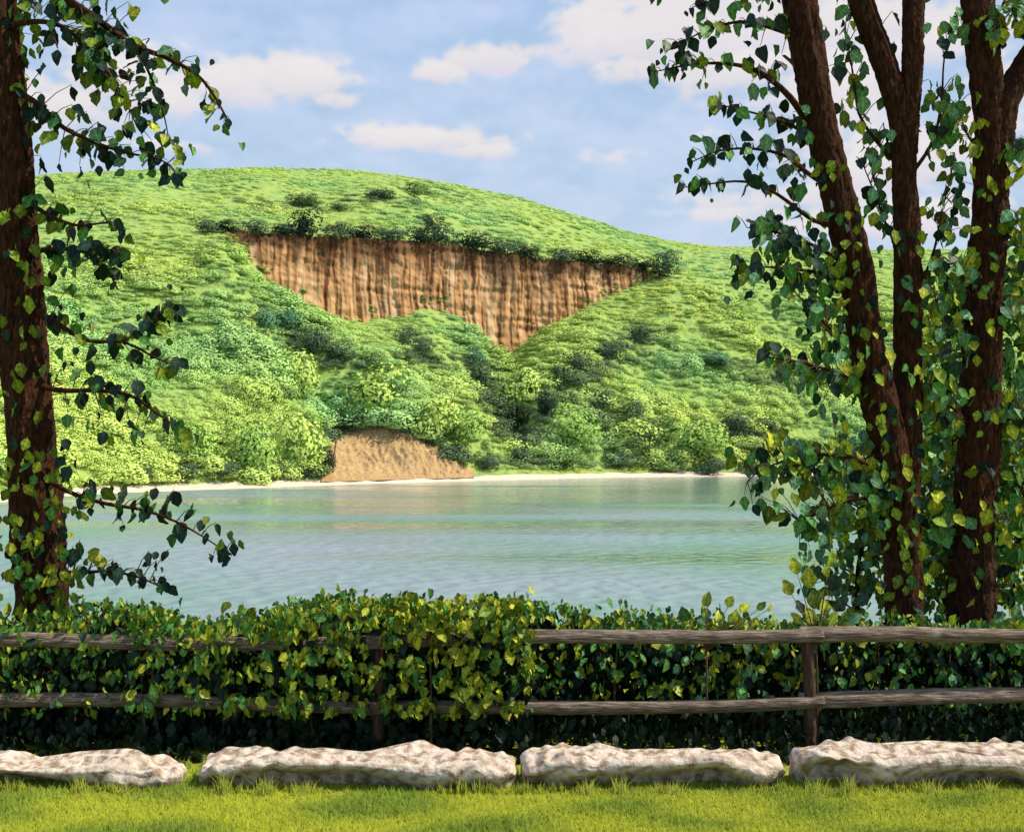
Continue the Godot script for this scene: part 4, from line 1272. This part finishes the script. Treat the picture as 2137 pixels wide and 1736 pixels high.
func shrub(x0: float, x1: float, top_line: Array, d0: float, d1: float, parts: int, fill: int, names: String, size: float, group: String, label: String) -> void:
	var top := []
	for i in top_line.size(): top.append(top_line[i] + ((18.0 + 16.0 * exp(-pow((top_line[i - 1] - 780.0) / 260.0, 2.0))) if i % 2 == 1 else 0.0))
	var dm := (d0 + d1) * 0.5
	var c := P((x0 + x1) * 0.5, 1500, dm)
	c.y = 0.0
	var o := thing("fence_shrub", label, "shrub", c, group)
	for k in 9:
		var st := SurfaceTool.new()
		st.begin(Mesh.PRIMITIVE_TRIANGLES)
		var x := lerpf(x0 + 20.0, x1 - 20.0, (k + rng.randf()) / 9.0)
		var d := rng.randf_range(d0 + 0.25, d1 - 0.2)
		var foot := P(x + rng.randfn() * 15.0, 1500, d)
		foot.y = -0.05
		var tip := P(x, table(top, x) + 40.0, d)
		tube(st, spline([foot - c, foot.lerp(tip, 0.5) - c + Vector3(rng.randfn() * 0.05, 0, rng.randfn() * 0.05), tip - c], 6), [0.018, 0.016, 0.014, 0.012, 0.010, 0.008, 0.005], 5, 0.0)
		st.generate_normals()
		mesh_node("stem", st.commit(), M.twig, o)
	for k in parts:
		var x := rng.randf_range(x0, x1)
		var ty := table(top, x)
		var up := rng.randf() < 0.28
		var y: float = ty + 6.0 - 55.0 * pow(rng.randf(), 2.2) + 20.0 * rng.randf() if up else lerpf(ty + 10.0, 1490.0, pow(rng.randf(), 1.25))
		# bulges in front, hollows between
		var hollow := n_b.get_noise_2d(x * 0.018, y * 0.022)
		if hollow < -0.25 and not up: y = ty + rng.randf() * 60.0
		var d := d0 + 0.12 - 0.25 * hollow + rng.randf() * 0.22
		if up: d = rng.randf_range(d0 + 0.15, d1 - 0.3)
		var p := P(x, y, d)
		if p.y < 0.03: p.y = 0.05 + rng.randf() * 0.1
		var s := rng.randf_range(0.07, 0.145) * size
		var t := names[rng.randi() % names.length()]
		if up and rng.randf() < 0.4:
			# young leaf that stands up
			var bs := leaf_basis(s * 0.8, PI, 0.8)
			put_leaf(o, "LMG"[rng.randi() % 3], Transform3D(bs, p - c - Vector3(0, s * 0.5, 0)))
		else:
			add_leaf(o, p + Vector3(0, s * 0.4, 0), s, t, rng.randfn() * 0.3, 0.9)
	# leaves past the first 300
	var front := []
	var tint := []
	for k in (1400 if x0 < 1000.0 else 800):
		var x := rng.randf_range(x0 - 10.0, x1 + 10.0)
		var ty := table(top, x)
		var y := lerpf(ty - 4.0, 1500.0, pow(rng.randf(), 1.15))
		var hollow := n_b.get_noise_2d(x * 0.018, y * 0.022)
		if hollow < -0.12 and k % 3 != 0: continue
		var d := d0 + 0.2 - 0.25 * hollow + rng.randf() * 0.25
		if k % 3 == 0:
			y = ty + rng.randf_range(-14.0, 22.0) - 26.0 * maxf(0.0, n_b.get_noise_1d(x * 0.05)) * rng.randf()
			d = rng.randf_range(d0 + 0.15, d1 - 0.2)
		var p := P(x, y, d)
		p.y = maxf(p.y, 0.06)
		front.append(Transform3D(leaf_basis(rng.randf_range(0.05, 0.105) * size, rng.randfn() * 0.4, 1.0), p - c + Vector3(0, 0.04, 0)))
		var pick: Color = tones[names[rng.randi() % names.length()]][rng.randi() % 3].albedo_color.srgb_to_linear()
		tint.append(pick)
	# shoots that stand over the rest
	for k in 9:
		var x := rng.randf_range(x0 + 10.0, x1 - 10.0)
		var d := rng.randf_range(d0 + 0.3, d1 - 0.3)
		var a := P(x, table(top, x) + 30.0, d)
		var b := P(x + rng.randfn() * 14.0, table(top, x) - rng.randf_range(4.0, 34.0), d)
		var sh := SurfaceTool.new()
		sh.begin(Mesh.PRIMITIVE_TRIANGLES)
		tube(sh, [a - c, a.lerp(b, 0.5) - c, b - c], [0.006, 0.005, 0.003], 5, 0.0)
		sh.generate_normals()
		mesh_node("stem", sh.commit(), M.twig, o)
		for q in 6:
			var t := 0.35 + q * 0.13
			var up_basis := leaf_basis(rng.randf_range(0.06, 0.10) * size * (1.15 - t * 0.4), PI + (0.9 if q % 2 == 0 else -0.9) * (1.2 - t), 0.7)
			put_leaf(o, "LMGGT"[rng.randi() % 5], Transform3D(up_basis, a.lerp(b, t) - c))
	if leaf_rest.has(o):
		front.append_array(leaf_rest[o][0])
		tint.append_array(leaf_rest[o][1])
	multi("more_leaves", leaf_meshes[[1, 4, 5, 0][int(absf(x0)) / 10 % 4]], M.leaf_mix, front, tint, o)
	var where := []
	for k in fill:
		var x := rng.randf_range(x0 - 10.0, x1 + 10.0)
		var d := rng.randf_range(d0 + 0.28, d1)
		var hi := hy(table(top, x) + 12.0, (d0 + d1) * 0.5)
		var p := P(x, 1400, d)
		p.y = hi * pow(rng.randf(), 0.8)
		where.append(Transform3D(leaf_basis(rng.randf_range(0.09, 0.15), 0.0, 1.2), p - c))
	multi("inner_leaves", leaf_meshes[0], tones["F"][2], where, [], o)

func young_tree(x: float, d: float, x0: float, x1: float, y0: float, names: String, label: String) -> void:
	var foot := P(x, 1480, d)
	foot.y = near_height(foot.x, foot.z)
	var o := thing("young_tree", label, "young tree", foot, "young trees behind the trunks")
	var main := [foot, P(x - 10.0, 1200, d), P(x + 15.0, 900.0 if y0 < 700.0 else 1080.0, d), P(x, y0 + 20.0, d)]
	mesh_node("trunk", stem_mesh(main.map(func(q): return q - foot), 0.04, 0.008, 30, 10, 0.1, x), M.bark, o)
	var line := spline(main, 40)
	var lines := [line]
	for k in 16:
		var q: Vector3 = line[12 + int(27.0 * k / 16.0)]
		var side := -1.0 if k % 2 == 0 else 1.0
		var reach := (x1 - x0) * 0.5 / F * d * rng.randf_range(0.6, 1.0)
		var pts := [q, q + Vector3(side * reach * 0.5, 0.15, rng.randf_range(-0.3, 0.3)), q + Vector3(side * reach, 0.1, rng.randf_range(-0.4, 0.4))]
		mesh_node("branch", stem_mesh(pts.map(func(w): return w - foot), 0.014, 0.004, 10, 6, 0.1, k), M.bark, o)
		lines.append(spline(pts, 10))
	for k in (1700 if y0 < 700.0 else 520):
		var l: Array = lines[1 + k % 16]
		var q: Vector3 = l[int(rng.randf_range(0.1, 0.999) * l.size())] + Vector3(rng.randfn() * 0.12, rng.randfn() * 0.17, rng.randfn() * 0.14)
		put_leaf(o, names[rng.randi() % names.length()], Transform3D(leaf_basis(rng.randf_range(0.09, 0.17), rng.randfn() * 0.3, 0.9), q - foot))
	flush_leaves(o)

func sapling(x: float, y: float, leaves: Array, label: String) -> void:
	var d := 10.75
	var foot := P(x, y, d)
	foot.y = 0.0
	var o := thing("sapling", label, "sapling", foot, "young saplings at the fence")
	var st := SurfaceTool.new()
	st.begin(Mesh.PRIMITIVE_TRIANGLES)
	var crotch := P(x, y, d)
	tube(st, spline([Vector3.ZERO, crotch - foot], 5), [0.012, 0.012, 0.011, 0.010, 0.009, 0.008], 6, 0.0)
	for l in leaves:
		var dd := d + rng.randf_range(-0.12, 0.12)
		var s: float = l[2] * 1.85 / F * dd
		var p := P(l[0], l[1], dd)
		var away := (p - crotch).normalized()
		var base := p - away * s * 0.5
		tube(st, spline([crotch - foot, (crotch.lerp(base, 0.5) - foot) + Vector3(0, 0.015, 0), base - foot], 3), [0.006, 0.005, 0.004, 0.003], 4, 0.0)
		# the blade points away from the fork
		var yv := -away
		var xv := yv.cross(Vector3(rng.randfn() * 0.4, rng.randfn() * 0.3, 1)).normalized()
		var bs := Basis(xv, yv, xv.cross(yv)).scaled_local(Vector3.ONE * s)
		mesh_node("leaf", leaf_meshes[rng.randi() % 6], tones["DGMLT"[l[3]]][rng.randi() % 3], o, Transform3D(bs, base - foot))
	st.generate_normals()
	mesh_node("stem", st.commit(), M.twig, o)

# ================================================================ grass
func tuft_mesh(seed_: int, blades: int, width: float, spread: float) -> Mesh:
	var r := RandomNumberGenerator.new()
	r.seed = seed_
	var st := SurfaceTool.new()
	st.begin(Mesh.PRIMITIVE_TRIANGLES)
	for i in blades:
		var a := r.randf() * TAU
		var base := Vector3(cos(a), 0, sin(a)) * r.randf() * spread
		var h := r.randf_range(0.55, 1.0)
		var lean := Vector3(r.randfn(), 0, r.randfn()) * 0.28 * h
		var f := r.randf() * TAU
		var mid := base + lean * 0.4 + Vector3(0, h * 0.6, 0)
		var tip := base + lean * 1.2 + Vector3(0, h, 0)
		var g := r.randf_range(0.75, 1.2)
		st.set_color(Color(g, g, g))
		for k in 3:
			var o0 := Vector3(cos(f + k * TAU / 3.0), 0, sin(f + k * TAU / 3.0)) * width * 0.5
			var o1 := Vector3(cos(f + (k + 1) * TAU / 3.0), 0, sin(f + (k + 1) * TAU / 3.0)) * width * 0.5
			st.set_normal(((o0 + o1).normalized() * 0.6 + Vector3.UP * 0.8).normalized())
			for q in [base + o0, mid + o1 * 0.8, mid + o0 * 0.8, base + o0, base + o1, mid + o1 * 0.8, mid + o0 * 0.8, mid + o1 * 0.8, tip]:
				st.add_vertex(q)
	return st.commit()

func make_grass() -> void:
	var mat := StandardMaterial3D.new()
	mat.vertex_color_use_as_albedo = true
	mat.roughness = 0.7
	mat.metallic_specular = 0.25
	mat.backlight_enabled = true
	mat.backlight = lin(0.20, 0.25, 0.02)
	M.grass = mat
	var m := tuft_mesh(71, 7, 0.14, 0.6)
	var where := []
	var tints := []
	for i in 56000:
		var near := i % 5 != 0
		var x := rng.randf_range(-5.2, 5.2) if near else rng.randf_range(-11.0, 11.0)
		var z := rng.randf_range(-9.62, -7.9) if near else rng.randf_range(-10.2, -4.0)
		var y := near_height(x, z)
		var k := n_b.get_noise_2d(x * 0.7, z * 1.4)
		var h := rng.randf_range(0.035, 0.07) + 0.07 * pow(rng.randf(), 3.0) * clampf(0.4 + k, 0.0, 1.5)
		where.append(Transform3D(Basis(Vector3.UP, rng.randf() * TAU).scaled(Vector3(0.05, h, 0.05)), Vector3(x, y, z)))
		var c := Vector3(0.37, 0.42, 0.03).lerp(Vector3(0.20, 0.29, 0.03), clampf(0.35 + k * 1.1, 0.0, 1.0)) * rng.randf_range(0.68, 1.25)
		tints.append(Color(c.x, c.y, c.z))
	var o := multi("grass", m, mat, where, tints, self)
	tag(o, "short yellow-green grass of the lawn in front of the boulders", "grass")
	# a ragged fringe of longer grass along the feet of the boulders
	where = []
	tints = []
	for i in 1100:
		var x := rng.randf_range(-5.4, 5.4)
		var z := -9.17 - rng.randf() * 0.08
		var q := rng.randf_range(0.03, 0.11) * (1.0 + 1.2 * n_b.get_noise_2d(x * 1.3, 2.0))
		where.append(Transform3D(Basis(Vector3.UP, rng.randf() * TAU).scaled(Vector3(0.07, q, 0.07)), Vector3(x, near_height(x, z), z)))
		var c := Vector3(0.26, 0.30, 0.025) * rng.randf_range(0.7, 1.2)
		tints.append(Color(c.x, c.y, c.z))
	tag(multi("grass_fringe", m, mat, where, tints, self), "fringe of longer grass along the foot of the boulders", "grass")
	# taller tufts against the boulders
	var tall := tuft_mesh(72, 38, 0.05, 0.5)
	var gm := plain(lin(0.24, 0.28, 0.03), 0.7, 0.25)
	gm.backlight_enabled = true
	gm.backlight = lin(0.16, 0.22, 0.02)
	gm.vertex_color_use_as_albedo = true
	var list := [
		[170, 1640, 0.20, "tall grass tuft before the leftmost boulder, left one"],
		[255, 1645, 0.13, "short grass tuft under the right half of the leftmost boulder"],
		[475, 1650, 0.22, "tall grass tuft at the left end of the longest boulder"],
		[560, 1648, 0.20, "grass tuft a little right of the longest boulder's left end"],
		[640, 1648, 0.16, "grass tuft before the middle of the longest boulder"],
		[1225, 1648, 0.17, "grass tuft near the left end of the boulder right of the middle"],
		[1290, 1650, 0.20, "tall grass tuft before the boulder right of the middle"],
		[1400, 1652, 0.14, "short grass tuft before the boulder left of the fence post"],
		[1700, 1645, 0.20, "tall grass tuft at the left end of the rightmost boulder"],
		[1765, 1645, 0.22, "tallest grass tuft leaning on the rightmost boulder"],
		[1930, 1648, 0.16, "grass tuft before the middle of the rightmost boulder"],
		[2060, 1650, 0.15, "grass tuft at the right edge before the rightmost boulder"]]
	for t in list:
		var x: float = (t[0] - 1068.5) / F * 9.14
		var q := mesh_node("grass_tuft", tall, gm, self, Transform3D(Basis(Vector3.UP, x * 3.0).scaled(Vector3(0.17, t[2], 0.12)), Vector3(x, near_height(x, -9.14), -9.14)))
		tag(q, t[3], "grass tuft", "tall grass tufts at the boulders")
